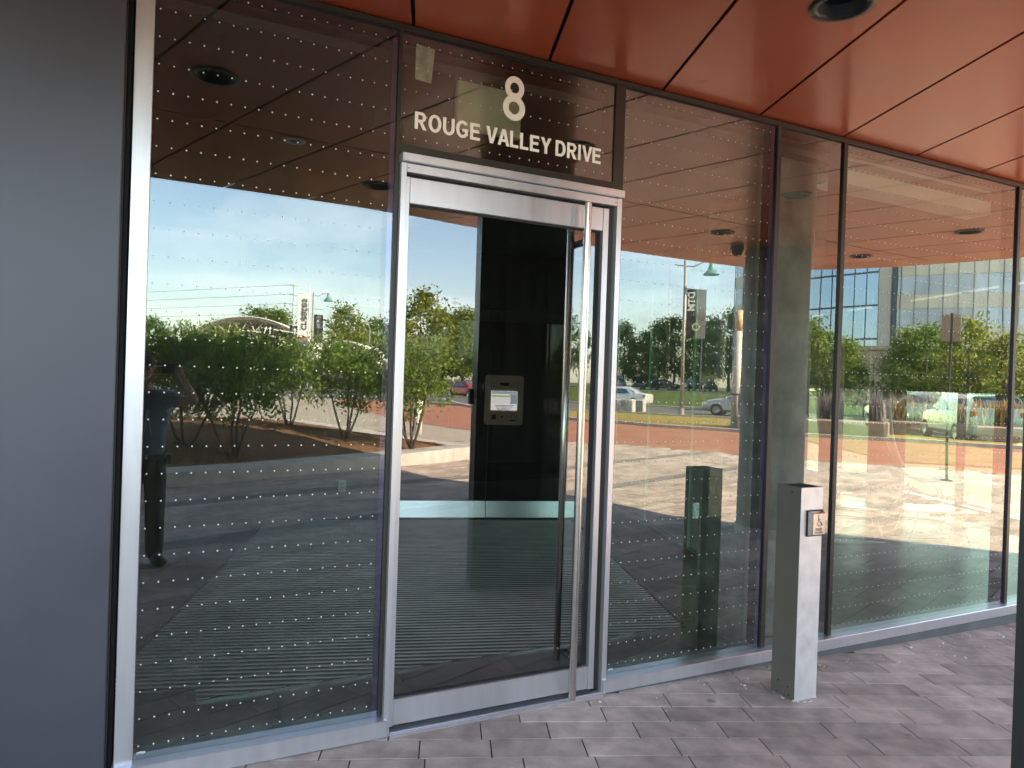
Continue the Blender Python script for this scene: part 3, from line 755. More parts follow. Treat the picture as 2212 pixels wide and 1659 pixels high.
lounge((8.64, 2.79, 0), R_(-50), 'white high-backed lounge chair in the lobby, nearer the right edge')
def low_table(loc, rz, label, oval):
    t = thing('low_table', label, 'table', loc, rz, 'low tables in the lobby')
    pts = [(.36*math.cos(2*math.pi*k/28), .24*math.sin(2*math.pi*k/28)) for k in range(28)] if oval else [(-.36, -.22), (.36, -.22), (.36, .22), (-.36, .22)]
    o = ob('table_top', curve_mesh([pts], .008, 'table_top'), M_mint, t); o.location.z = .36
    for s_ in (-1, 1):
        MB().tube([(-.2, s_*.12, .35), (-.32, s_*.16, .02), (.32, s_*.16, .02), (.2, s_*.12, .35)], .008, 8).build('leg', M_steel, t, smooth=True)
M_mint = mat('pale_mint_top', (.72, .86, .78), .15, 0, var=.03)
low_table((6.5, 2.15, 0), R_(-40), 'low oval table with pale mint top in the lobby', True)
low_table((7.2, 1.72, 0), R_(-25), 'low rectangular table with pale mint top in the lobby', False)

# ------------------------------------------------------------------ push button bollard
bo = thing('push_button_bollard', 'square aluminium bollard with wheelchair door push button', 'bollard', (2.961, -.362, gz(2.96)))
BH = 1.075; w = .076
mb = MB()
for s0, s1 in (((-w,-w),(w,-w)), ((w,-w),(w,w)), ((w,w),(-w,w)), ((-w,w),(-w,-w))):
    nx, ny = (s1[1]-s0[1]), -(s1[0]-s0[0]); L = math.hypot(nx, ny); ix, iy = -nx/L*.003, -ny/L*.003
    mb.add([(s0[0], s0[1], 0), (s1[0], s1[1], 0), (s1[0], s1[1], BH), (s0[0], s0[1], BH),
            (s0[0]+ix*1, s0[1]+iy, BH), (s1[0]+ix, s1[1]+iy, BH), (s1[0]+ix, s1[1]+iy, BH-.12), (s0[0]+ix, s0[1]+iy, BH-.12)],
           [(0,1,2,3), (3,2,5,4), (4,5,6,7)])
M_boll = mat('worn_aluminium', (.70, .685, .68), .40, .45, var=.09, scale=14, detail=8)
mb.build('post', mat('dark_post', (.13, .12, .105), .5, .3, var=.06), bo)  # post faces darker than the pale front plate
MB().box(-w-.0004, w+.0004, -w-.003, -w-.0004, .0, BH).build('front_plate', M_boll, bo, bevel=.0008)
MB().add([(-w+.004,-w+.004,BH-.006),(w-.004,-w+.004,BH-.006),(w-.004,w-.004,BH-.006),(-w+.004,w-.004,BH-.006)], [(0,1,2,3)]).build('dark_hollow_sheet', M_black, bo)  # black sheet standing in for the shaded hollow of the open top
bp = thing('x', 'x', 'x')
bpy.data.objects.remove(bp)
bx, bz = .016, .895
back = MB().box(bx-.056, bx+.056, -w-.0145, -w-.0031, bz-.066, bz+.066).build('button_base', M_black, bo, bevel=.002)
mb = MB(); a, b_ = .052, .062; c, e = .043, .053; y0, y1 = -w-.0146, -w-.036
mb.add([(bx-a,y0,bz-b_),(bx+a,y0,bz-b_),(bx+a,y0,bz+b_),(bx-a,y0,bz+b_),(bx-c,y1,bz-e),(bx+c,y1,bz-e),(bx+c,y1,bz+e),(bx-c,y1,bz+e)],
       [(4,5,6,7),(0,1,5,4),(1,2,6,5),(2,3,7,6),(3,0,4,7)])
pb = mb.build('push_plate', M_steel, bo, bevel=.0015)
M_engr = mat('engraved_steel', (.16, .15, .14), .5, .6)
for txt_, z, sz_ in (('PUSH', -.028, .019), ('TO OPEN', -.043, .013)):
    o = ob('engraved_text', text_mesh(txt_, sz_, .0003, .0003), M_engr, pb); o.location = (bx, y1-.0008, bz+z); o.rotation_euler = (R_(90), 0, 0)
icon = MB()
icon.tube([(bx+.004*1+.0135*math.cos(t), y1-.001, bz+.002+.0135*math.sin(t)) for t in [R_(150+i*18) for i in range(14)]], .0014, 6)
icon.tube([(bx-.004, y1-.001, bz+.034), (bx-.003, y1-.001, bz+.012), (bx+.011, y1-.001, bz+.012), (bx+.018, y1-.001, bz-.008), (bx+.025, y1-.001, bz-.005)], .0018, 6)
icon.tube([(bx-.003, y1-.001, bz+.023), (bx+.010, y1-.001, bz+.023)], .0014, 6)
icon.ball((bx-.004, y1-.001, bz+.041), .0042, .001, .0042, 10, 6)
icon.build('wheelchair_symbol', M_engr, pb)
for x, y, z in ((-w-.0006, .03, .07), (-w-.0006, -.035, .06), (-w-.0006, .035, .012), (-w-.0006, -.04, .02), (-w-.0006, -.02, BH-.03)):
    MB().tube([(x, y, z), (x-.002, y, z)], .004, 8).build('rivet', M_black, bo)

# ------------------------------------------------------------------ intercom pillar beside the photographer
pA, pB = Vector((2.095, -1.875)), Vector((2.785, -1.69)); pang = math.atan2((pB-pA).y, (pB-pA).x)
M_pill = bpy.data.materials.new('etched_dark_metal'); M_pill.use_nodes = True
n_, l_ = M_pill.node_tree.nodes, M_pill.node_tree.links; b0_ = n_['Principled BSDF']
b0_.inputs['Roughness'].default_value = .42; b0_.inputs['Specular IOR Level'].default_value = .35
tc_ = n_.new('ShaderNodeTexCoord'); sp_ = n_.new('ShaderNodeSeparateXYZ'); l_.new(tc_.outputs['Object'], sp_.inputs[0])
# vertical lines that jog sideways now and then
vr = n_.new('ShaderNodeTexVoronoi'); vr.inputs['Scale'].default_value = 3.0; vr.distance = 'CHEBYCHEV'
l_.new(tc_.outputs['Object'], vr.inputs['Vector'])
ma = n_.new('ShaderNodeMath'); ma.operation = 'MULTIPLY_ADD'; ma.inputs[1].default_value = .09
sv_ = n_.new('ShaderNodeSeparateColor'); l_.new(vr.outputs['Color'], sv_.inputs[0]); l_.new(sv_.outputs[0], ma.inputs[0]); l_.new(sp_.outputs['X'], ma.inputs[2])
mo = n_.new('ShaderNodeMath'); mo.operation = 'MODULO'; mo.inputs[1].default_value = .028
ad = n_.new('ShaderNodeMath'); ad.operation = 'ADD'; ad.inputs[1].default_value = 5; l_.new(ma.outputs[0], ad.inputs[0]); l_.new(ad.outputs[0], mo.inputs[0])
lt = n_.new('ShaderNodeMath'); lt.operation = 'LESS_THAN'; lt.inputs[1].default_value = .0035; l_.new(mo.outputs[0], lt.inputs[0])
mxp = n_.new('ShaderNodeMixRGB'); mxp.inputs['Color1'].default_value = (.012, .014, .014, 1); mxp.inputs['Color2'].default_value = (.032, .04, .038, 1)
l_.new(lt.outputs[0], mxp.inputs['Fac']); l_.new(mxp.outputs[0], b0_.inputs['Base Color'])
pil = thing('intercom_pillar', 'dark etched metal pillar carrying the entry intercom, mirrored in the door', 'pillar', (pA.x, pA.y, gz(2.3)), pang)
PW = .715; pf = [(0, 0), (PW-.09, 0)]+[(PW-.09+.09*math.sin(R_(a)), -.09+.09*math.cos(R_(a))) for a in range(15, 91, 15)]+[(PW, -.27), (0, -.27)]
MB().prism(pf, 0, 3.14).build('shaft', M_pill, pil)
ic = thing('entry_intercom', 'brass coloured entry intercom with lit screen on the dark pillar', 'intercom', (pA.x+.205*math.cos(pang), pA.y+.205*math.sin(pang), 1.405+gz(2.3)), pang)
M_brass = mat('satin_brass', (.93, .84, .62), .45, 0, var=.12, scale=6)
rc = []
for cx_, cz_, a0 in ((.125, .165, 0), (-.125, .165, 90), (-.125, -.165, 180), (.125, -.165, 270)):
    rc += [(cx_+.02*math.cos(R_(a0+t)), cz_+.02*math.sin(R_(a0+t))) for t in (0, 30, 60, 90)]
o = ob('face_plate', curve_mesh([rc], .006, 'face_plate'), M_brass, ic); o.location = (0, .008, 0); o.rotation_euler = (R_(90), 0, 0)
FY = .0145
scr = MB().box(-.098, .098, FY, FY+.003, -.075, .068).build('screen', emit_mat('screen_white', (.80, .84, .90), .5), ic)
for nm, x0, x1, z0, z1, cc in (('screen_header', -.096, .096, .046, .067, (.25, .32, .40)), ('screen_list', -.096, .044, -.026, .045, (.62, .66, .68)), ('screen_highlight', -.096, .044, .024, .036, (.28, .38, .16)), ('screen_sidebar', .046, .096, -.026, .045, (.20, .27, .34))):
    e_ = .0033 if nm != 'screen_highlight' else .0041
    MB().box(x0, x1, FY+e_-.0002, FY+e_+.0004, z0, z1).build(nm, emit_mat(nm, cc, .6), scr)
for k in range(4):
    MB().box(-.07+k*.006, .075-k*.012, FY+.0032, FY+.0038, -.040-k*.011, -.036-k*.011).build('screen_text_line', emit_mat('txt%d' % k, (.2, .2, .22), .05), scr)
MB().box(-.034, .034, FY-.0005, FY+.004, .108, .132).build('camera_window', M_black, ic)
MB().box(-.088, -.058, FY-.0005, FY+.004, -.143, -.108).build('reader_window', M_black, ic)
MB().tube([(-.012, FY, -.124), (-.012, FY+.006, -.124)], .009, 14).build('button', M_steel, ic)
MB().box(.048, .092, FY-.0005, FY+.002, -.155, -.147).build('name_strip', M_black, ic)
MB().lathe([(.004, 0), (.007, 0), (.007, .001)], n=12).build('keyhole', M_black, ic, loc=(-.005, FY+.001, -.158))
M_hole = mat('speaker_holes', (.05, .045, .035), .7)
for (xa, xb, za, zb, nm) in ((-.098, -.045, .098, .142, 'speaker'), (.045, .098, .098, .142, 'speaker'), (-.045, .1, -.14, -.095, 'speaker')):
    mb = MB(); x = xa
    while x < xb:
        z = za
        while z < zb:
            if not (abs(x+.012) < .014 and abs(z+.124) < .014): mb.box(x, x+.0028, FY, FY+.0006, z, z+.0028)
            z += .0075
        x += .0075
    stuff(mb.build('speaker_grille', M_hole, ic))
rd = MB().box(-.030, .05, -.255, -.16, -.06, .06).build('card_reader', M_black, loc=(pA.x, pA.y, 1.42+gz(2.3)), bevel=.006); rd.rotation_euler.z = pang; tag(rd, 'black box on the edge of the intercom pillar', 'card reader')

# ------------------------------------------------------------------ round concrete column, dome camera
cc_ = thing('concrete_column', 'round concrete canopy column mirrored right of the bollard', 'column', (6.12, -2.87, gz(7)))
smooth_by_angle(MB().lathe([(.345, 0), (.345, 1.55), (.340, 1.553), (.340, 1.562), (.345, 1.565), (.345, 3.14)], n=40).build('shaft', M_conc_col, cc_), 50)
MB().lathe([(.36, 0), (.36, .09), (.346, .1)], n=40).build('base_collar', M_conc, cc_, smooth=False)
dc = thing('dome_camera', 'small dark security dome camera under the canopy beside the concrete column', 'camera', (5.55, -2.9, ZS))
MB().lathe([(.0, 0), (.075, 0), (.075, -.03), (.07, -.035), (.0, -.035)], n=20).build('housing', M_bronze, dc, smooth=False)
MB().lathe([(.06, -.036), (.058, -.06), (.045, -.085), (.02, -.097), (.0005, -.1)], n=20).build('dome', M_black, dc, smooth=True)

# ------------------------------------------------------------------ planter with mulch
pt = thing('planter', 'curved low concrete planter bed with brown mulch and small trees', 'planter', (1.2, -12.5, 0))
L = len(planter_s); vs = []; fs = []
cen = Vector((1.2, -12.5))
def inset(i, d):
    a = Vector(planter_s[i-1]); b = Vector(planter_s[(i+1) % L]); t = (b-a).normalized(); nn = Vector((-t.y, t.x))
    return Vector(planter_s[i])-nn*d
for i in range(L):
    for d_, z in ((0, -.11), (0, .17), (.012, .185), (.53, .19), (.55, .18), (.55, 0)):
        p = inset(i, d_)-cen; vs.append((p.x, p.y, z))
for i in range(L):
    for k in range(5):
        fs.append((i*6+k, i*6+k+1, ((i+1) % L)*6+k+1, ((i+1) % L)*6+k))
o = MB().add(vs, fs).build('kerb_wall', M_conc, pt); smooth_by_angle(o, 40)
random.seed(5); vs = []; fs = []
rings = [(0, .15), (.06, .2), (.18, .27), (.34, .34), (.55, .42), (.8, .47)]
for k, (t, z) in enumerate(rings):
    for i in range(L):
        for sub in range(3):
            p = inset(i, .54)*(1-sub/3)+inset((i+1) % L, .54)*(sub/3)
            q = p*(1-t)+cen*t-cen
            vs.append((q.x, q.y, z+random.uniform(-.025, .025)))
LL = L*3
for k in range(len(rings)-1):
    for i in range(LL): fs.append((k*LL+i, (k+1)*LL+i, (k+1)*LL+(i+1) % LL, k*LL+(i+1) % LL))
vs.append((0, 0, .48)); top = len(vs)-1
for i in range(LL): fs.append(((len(rings)-1)*LL+i, top, (len(rings)-1)*LL+(i+1) % LL))
o = MB().add(vs, fs).build('mulch', M_mulch, pt, smooth=True); stuff(o)
mb = MB()
for k in range(2600):     # loose bark chips
    i = random.randrange(L); t = random.random()**1.3*.55
    p = inset(i, .6)*(1-t)+cen*t-cen; z = .19+.4*min(t, .4)
    r = random.uniform(.012, .04); a = random.uniform(0, 3.14)
    dx, dy = math.cos(a)*r, math.sin(a)*r
    mb.add([(p.x-dx, p.y-dy, z), (p.x+dy*.4, p.y-dx*.4, z+.012), (p.x+dx, p.y+dy, z+random.uniform(0, .025)), (p.x-dy*.4, p.y+dx*.4, z+.012)], [(0,1,2,3)])
o = mb.build('bark_chips', mat('bark_chip', (.26, .14, .075), .9, island=.5), pt); stuff(o)

# ------------------------------------------------------------------ foliage
def leaves(centers, n, size, rng, aspect=.45, droop=.3):
    """n leaf faces per cluster; centers: (x,y,z,rad)"""
    V = []; 
    cen_ = np.array(centers); k = rng.integers(0, len(cen_), n)
    P = cen_[k, :3]+rng.normal(0, 1, (n, 3))*cen_[k, 3:4]*np.array([.55, .55, .42])
    d = rng.normal(0, 1, (n, 3)); d[:, 2] -= droop; d /= np.linalg.norm(d, axis=1)[:, None]
    u = rng.normal(0, 1, (n, 3)); u -= (u*d).sum(1)[:, None]*d; u /= np.linalg.norm(u, axis=1)[:, None]
    s = size*rng.uniform(.6, 1.3, (n, 1))
    w_ = np.cross(d, u)
    A = P-d*s*.5; B = P+u*s*aspect*.5+w_*s*.08; Cc = P+d*s*.5; D = P-u*s*aspect*.5+w_*s*.08
    V = np.stack([A, B, Cc, D], 1).reshape(-1, 3)
    me = bpy.data.meshes.new('crown')
    me.vertices.add(4*n); me.vertices.foreach_set('co', V.ravel())
    me.loops.add(4*n); me.loops.foreach_set('vertex_index', np.arange(4*n))
    me.polygons.add(n); me.polygons.foreach_set('loop_start', np.arange(0, 4*n, 4))
    me.update(calc_edges=True); me.validate()
    return me
def shrub_tree(loc, H, rad, seed, label, n=5200, lean=(0, 0)):
    rng = np.random.default_rng(seed); rnd = random.Random(seed)
    t = thing('multi_stem_tree', label, 'tree', loc, 0, 'small trees in the planter')
    cl = []; ns = rnd.choice((4, 5, 6)); mb = MB()
    for s_ in range(ns):
        a = 2*math.pi*s_/ns+rnd.uniform(-.4, .4); sp = rad*rnd.uniform(.45, .85); hh = H*rnd.uniform(.78, .98)
        pts = []
        for i in range(7):
            q = i/6
            pts.append((math.cos(a)*sp*q**.8+lean[0]*q+rnd.uniform(-.02, .02), math.sin(a)*sp*q**.8+lean[1]*q+rnd.uniform(-.02, .02), -.05+hh*.92*q))
        mb.tube(pts, [.026*(1-.75*i/6) for i in range(7)], 7)
        for i in (3, 4, 5, 6):
            p = pts[i]
            for _ in range(4 if i > 3 else 2):
                aa = rnd.uniform(0, 6.28); r = rnd.uniform(.15, .5)*rad; q = (p[0]+math.cos(aa)*r, p[1]+math.sin(aa)*r, p[2]+rnd.uniform(-.16, .18))
                mb.tube([p, ((p[0]+q[0])/2, (p[1]+q[1])/2, (p[2]+q[2])/2+.06), q], [.008, .005, .002], 5, False)
                cl.append((*q, rnd.uniform(.13, .26)))
        cl.append((*pts[6], .22))
    for _ in range(int(16*rad)):
        a = rnd.uniform(0, 6.28); r = rad*math.sqrt(rnd.random()); cl.append((math.cos(a)*r+lean[0], math.sin(a)*r+lean[1], H*(.70+.22*rnd.random()-.16*(r/rad)**2), rnd.uniform(.15, .3)))
    mb.build('stems', M_bark, t, smooth=True)
    me = leaves(cl, n, .092, rng, .42, .5); ob('crown', me, M_leaf_near, t)
    return t
SH = [((.35, -9.5, .24), 2.12, .82, 1, 'small tree with spreading stems in the mulch, just beside the photographer', 6500),
      ((1.0, -8.75, .2), 2.05, .85, 2, 'small dark-stemmed tree standing nearest the planter kerb', 6500),
      ((2.4, -12.5, .36), 2.0, .85, 3, 'small tree in the middle of the mulch bed, behind the others', 5200),
      ((3.2, -10.8, .27), 2.05, .70, 4, 'small tree right of the middle of the bed, by the left pane edge', 5200),
      ((4.25, -9.95, .19), 2.2, .80, 5, 'small tree at the tip of the planter, mirrored in the door', 5600),
      ((-1.1, -9.4, .26), 2.2, 1.1, 6, 'small tree at the far left of the planter, behind the cladding', 4500),
      ((1.0, -14.5, .43), 2.3, 1.2, 7, 'small tree at the back of the planter, rising over the others', 4500)]
for a in SH: shrub_tree(*a[:5], n=int(a[5]*.72))

TREES = {}
def tree_proto(kind, seed, H, cr_, leafm, n, trunk_h, leaf=.34, cone=0):
    rng = np.random.default_rng(seed); rnd = random.Random(seed); cl = []
    for _ in range(60):
        z = rnd.random(); prof = math.sin(math.pi*min(1, max(.04, (z*.92+.08)))**(.75)) if not cone else (1-z)**.75*.95+.08
        a = rnd.uniform(0, 6.28); r = cr_*prof*math.sqrt(rnd.uniform(.25, 1))
        cl.append((math.cos(a)*r, math.sin(a)*r, trunk_h+(H-trunk_h)*z*.96, rnd.uniform(.09, .17)*H*.75))
    crown = leaves(cl, n, leaf, rng, .6, .2); crown.materials.append(leafm)
    mb = MB(); mb.tube([(0, 0, -.2), (.05, 0, trunk_h*.6), (0, .05, trunk_h*1.2), (.03, 0, H*.72)], [.024*H, .018*H, .014*H, .004*H], 8)
    for k in range(6):
        a = k*1.05+seed; z0 = trunk_h*(1+.15*k)
        mb.tube([(0, 0, z0), (math.cos(a)*cr_*.35, math.sin(a)*cr_*.35, z0+H*.09), (math.cos(a)*cr_*.7, math.sin(a)*cr_*.7, z0+H*.2)], [.009*H, .006*H, .002*H], 6, False)
    tr_ = mb.mesh('trunk', smooth=True); tr_.materials.append(M_bark)
    TREES[kind] = (tr_, crown)
tree_proto('round', 21, 10, 3.4, M_leaf_a, 5200, 2.2)
tree_proto('oval', 22, 10, 2.6, M_leaf_b, 4800, 1.8)
tree_proto('cone', 23, 10, 2.9, M_leaf_b, 5200, 1.6, cone=1)
tree_proto('open', 24, 10, 3.0, M_leaf_c, 2600, 2.6, .38)
tree_proto('dark', 25, 10, 3.2, M_leaf_a, 5600, 1.5)
def tree(kind, x, y, z, H, label, group, rz=0, wide=1):
    t = thing('tree', label, 'tree', (x, y, z), rz, group); t.scale = (H/10*wide, H/10*wide, H/10)
    ob('trunk', TREES[kind][0], None, t); ob('crown', TREES[kind][1], None, t); return t
random.seed(31)
# row behind the car park, mirrored in the panes right of the door
row = [(1215, 90, 'round', 10), (1345, 104, 'oval', 9.5), (1385, 100, 'dark', 8.5), (1420, 106, 'oval', 10), (1455, 108, 'round', 11.5), (1500, 110, 'dark', 9), (1535, 104, 'oval', 10.5), (1575, 100, 'round', 12), (1625, 104, 'oval', 12.5)]
for i, (px, zc, kd, H) in enumerate(row):
    x, y = at(px, zc); tree(kd, x, y, .9, H, 'leafy green tree behind the parked cars, %s from the door side' % ord_(i), 'trees behind the car park', i*1.3, 1.0)
row = [(1745, 46, 'cone', 6.2), (1785, 50, 'dark', 6.2), (1830, 44, 'oval', 4.8), (1960, 44, 'cone', 5.6), (2000, 42, 'round', 6.0), (2045, 44, 'round', 5.0), (2090, 38, 'open', 5.8), (2130, 40, 'dark', 4.4), (2175, 36, 'open', 4.9), (2240, 38, 'oval', 5.0)]
for i, (px, zc, kd, H) in enumerate(row):
    x, y = at(px, zc); tree(kd, x, y, -.1, H, 'street tree in front of the curved office block, %s from its left' % ord_(i), 'street trees before the office block', i*.9, 1.05)
row = [(330, 120, 'dark', 11), (470, 140, 'round', 12), (560, 130, 'round', 14), (600, 128, 'oval', 13), (745, 95, 'open', 11), (770, 110, 'round', 9), (815, 120, 'dark', 12), (860, 110, 'round', 9), (905, 75, 'open', 10.5), (955, 120, 'dark', 13), (1000, 90, 'oval', 10), (1050, 100, 'round', 11), (1120, 100, 'dark', 11)]
for i, (px, zc, kd, H) in enumerate(row):
    x, y = at(px, zc); tree(kd, x, y, -.2 if i < 8 else .3, H, 'distant tree beyond the planter, %s from the left' % ord_(i), 'distant trees beyond the planter', i*2.1, 1.15)

# ------------------------------------------------------------------ the photographer
def skin(name, J, E_, mt, parent, root, lv=2):
    me = bpy.data.meshes.new(name); keys = list(J)
    me.from_pydata([J[k][0] for k in keys], [], []); me.update()
    me = bpy.data.meshes.new(name); me.from_pydata([J[k][0] for k in keys], [(keys.index(a), keys.index(b)) for a, b in E_], [])
    me.materials.append(mt)
    o = bpy.data.objects.new(name, me); COL.objects.link(o); o.parent = parent
    md = o.modifiers.new('skin', 'SKIN'); md.use_smooth_shade = True
    sd = me.skin_vertices[0].data
    for i, k in enumerate(keys):
        r = J[k][1]; sd[i].radius = r if isinstance(r, tuple) else (r, r)
        sd[i].use_root = (k == root)
    s2 = o.modifiers.new('sub', 'SUBSURF'); s2.levels = lv; s2.render_levels = lv
    return o
M_skin = mat('skin', (.58, .37, .27), .55, 0, var=.06, scale=20)
M_shirt = mat('blue_tshirt', (.17, .26, .42), .85, 0, var=.12, scale=10, bump=.3, bscale=9, bdist=.03)
M_trous = mat('dark_trousers', (.028, .03, .034), .85, 0, var=.15, scale=10, bump=.3, bscale=8, bdist=.03)
M_shoe = mat('black_shoe', (.015, .015, .017), .5, 0)
M_hair = mat('grey_hair', (.10, .09, .085), .8, 0, var=.3, scale=60)
PX, PY = -.125, -3.33
per = thing('person', 'person in blue t-shirt and dark trousers holding up a phone, mirrored in the left pane', 'person', (PX, PY, 0))
J = {'pelvis': ((0, 0, .88), .09), 'waist': ((0, .0, 1.04), .085), 'chest': ((0, .0, 1.22), .10), 'neckb': ((0, -.01, 1.365), .06), 'neck': ((0, .01, 1.42), .052), 'jaw': ((-.01, .03, 1.475), (.06, .07)), 'skull': ((-.012, .02, 1.555), (.074, .09)), 'crown': ((-.012, .01, 1.615), (.05, .06))}
E_ = [('pelvis','waist'),('waist','chest'),('chest','neckb'),('neckb','neck'),('neck','jaw'),('jaw','skull'),('skull','crown')]
for s_, nm in ((1, 'r'), (-1, 'l')):
    J['sh'+nm] = ((s_*.165, .0, 1.315), .055)
    J['el'+nm] = ((.365 if s_ > 0 else -.36, .10, 1.295), .038)
    J['wr'+nm] = ((.262 if s_ > 0 else .055, .285, 1.475), .026)
    J['pm'+nm] = ((.245 if s_ > 0 else .073, .297, 1.525), (.034, .022))
    J['hip'+nm] = ((s_*.085, 0, .84), .085)
    J['kn'+nm] = ((s_*.09, .015, .47), .055)
    J['an'+nm] = ((s_*.095, -.01, .09), .038)
    J['to'+nm] = ((s_*.095+.05, .12, .035), .036)
    E_ += [('chest','sh'+nm),('sh'+nm,'el'+nm),('el'+nm,'wr'+nm),('wr'+nm,'pm'+nm),('pelvis','hip'+nm),('hip'+nm,'kn'+nm),('kn'+nm,'an'+nm),('an'+nm,'to'+nm)]
body = skin('body', J, E_, M_skin, per, 'pelvis')
Js = {'hem': ((0, 0, .78), (.17, .128)), 'waist': ((0, .0, 1.02), (.165, .13)), 'chest': ((0, .0, 1.22), (.175, .13)), 'nk': ((0, -.005, 1.375), .07),
      'shr': ((.17, 0, 1.32), .075), 'slr': ((.285, .055, 1.302), .07), 'shl': ((-.17, 0, 1.32), .075), 'sll': ((-.285, .055, 1.302), .07)}
shirt = skin('t_shirt', Js, [('hem','waist'),('waist','chest'),('chest','nk'),('chest','shr'),('shr','slr'),('chest','shl'),('shl','sll')], M_shirt, per, 'chest')
Jt = {'top': ((0, 0, .93), (.15, .115)), 'pel': ((0, 0, .80), (.155, .12))}
Et = [('top', 'pel')]
for s_, nm in ((1, 'r'), (-1, 'l')):
    Jt['hip'+nm] = ((s_*.085, 0, .70), .098); Jt['kn'+nm] = ((s_*.09, .015, .46), .078); Jt['cf'+nm] = ((s_*.095, -.005, .02), .072)
    Et += [('pel','hip'+nm),('hip'+nm,'kn'+nm),('kn'+nm,'cf'+nm)]
trous = skin('trousers', Jt, Et, M_trous, per, 'pel')
for s_ in (1, -1):
    skin('shoe', {'h': ((s_*.095, -.05, .045), .048), 'm': ((s_*.095+.02, .06, .042), .05), 't': ((s_*.095+.062, .17, .032), (.045, .032))}, [('h','m'),('m','t')], M_shoe, per, 'm')
MB().lathe([(.16, 0), (.166, .004), (.166, .036), (.16, .04)], n=28).build('belt', M_shoe, per, loc=(0, 0, .835), smooth=True).scale = (1.1, .86, 1)
MB().box(-.025, .025, .140, .148, .838, .875).build('belt_buckle', M_steel, per, bevel=.003)
MB().box(.15, .20, -.035, .055, .79, .875).build('belt_pouch', M_shoe, per, bevel=.01)
hr = MB().ball((-.012, -.005, 1.585), .086, .098, .082, 16, 10).build('hair', M_hair, per, smooth=True)
fa = MB()
fa.ball((-.012, .105, 1.515), .013, .02, .022, 8, 6); fa.ball((-.098, .02, 1.52), .012, .02, .032, 8, 6); fa.ball((.074, .02, 1.52), .012, .02, .032, 8, 6)
fa.build('nose_and_ears', M_skin, per, smooth=True)
for sx_ in (-1, 1): MB().ball((-.012+sx_*.032, .098, 1.545), .012, .008, .009, 10, 6).build('eye', M_black, per, smooth=True)
MB().box(-.035, .012, .103, .106, 1.462, 1.468).build('mouth', mat('lips', (.28, .12, .1), .5), per)
# fingers round the phone
for side, bx_ in ((1, .238), (-1, .078)):
    for k in range(4):
        z = 1.505+k*.019; x1 = bx_-side*.012
        MB().tube([(bx_+side*.018, .298, z), (bx_+side*.014, .326, z+.004), (x1, .338, z+.006), (x1-side*.022, .3335, z+.007)], [.0085, .0085, .0078, .006], 7).build('finger', M_skin, per, smooth=True)
    MB().tube([(bx_+side*.02, .29, 1.50), (bx_+side*.005, .283, 1.52), (bx_-side*.028, .288, 1.538)], [.0105, .0095, .007], 7).build('thumb', M_skin, per, smooth=True)
# reading glasses hung on the shirt front
mb = MB(); mb.tube([(.02, .142, 1.235), (.012, .15, 1.12), (-.008, .152, 1.02)], .0035, 6); mb.tube([(.03, .142, 1.225), (.04, .15, 1.10), (.052, .15, 1.03)], .003, 6)
gls = mb.build('folded_glasses', M_white, per, smooth=True)
ph = thing('phone', 'black phone held up by the person mirrored in the left pane', 'phone', (.03, -3.026, 1.552))
MB().box(-.078, .072, -.004, .004, -.037, .037).build('case', M_black, ph, bevel=.0035, seg=2)
for x, z in ((-.058, .017), (-.058, -.010), (-.036, .004)):
    MB().tube([(x, .004, z), (x, .0075, z)], .0085, 14).build('lens', mat('lens_glass', (.02, .02, .03), .08), ph)

# ------------------------------------------------------------------ street lamps and banners
M_pole = mat('galvanised_pole', (.36, .34, .31), .55, .5, var=.1)
M_teal = mat('teal_enamel', (.07, .26, .22), .4, 0, var=.08)
M_ban_b = mat('black_banner', (.016, .016, .018), .7); M_ban_g = mat('grey_banner', (.22, .23, .25), .7); M_ban_w = mat('white_banner', (.80, .80, .82), .7, var=.03)
M_ink = mat('dark_ink', (.05, .05, .06), .7); M_blue = mat('blue_ink', (.10, .16, .50), .7); M_redink = mat('red_ink', (.55, .10, .12), .7)
M_concp = mat('spun_concrete', (.52, .50, .46), .7, var=.1)
def facing(x, y):                 # rotation so that local +X is the viewer's right, local -Y faces the entrance
    return math.atan2(x, -y) + 0.0 if False else math.atan2(-x, -(y-CAM_D))*-1+math.pi
def vrot(x, y):
    v = Vector((x-0, y-CAM_D)).normalized(); r = Vector((v.y, -v.x)); return math.atan2(r.y, r.x)
def turn(o, down):
    m_ = Matrix(((0, 1, 0), (0, 0, -1), (-1, 0, 0))) if down else Matrix(((0, -1, 0), (0, 0, -1), (1, 0, 0)))
    o.rotation_euler = m_.to_euler(); return o
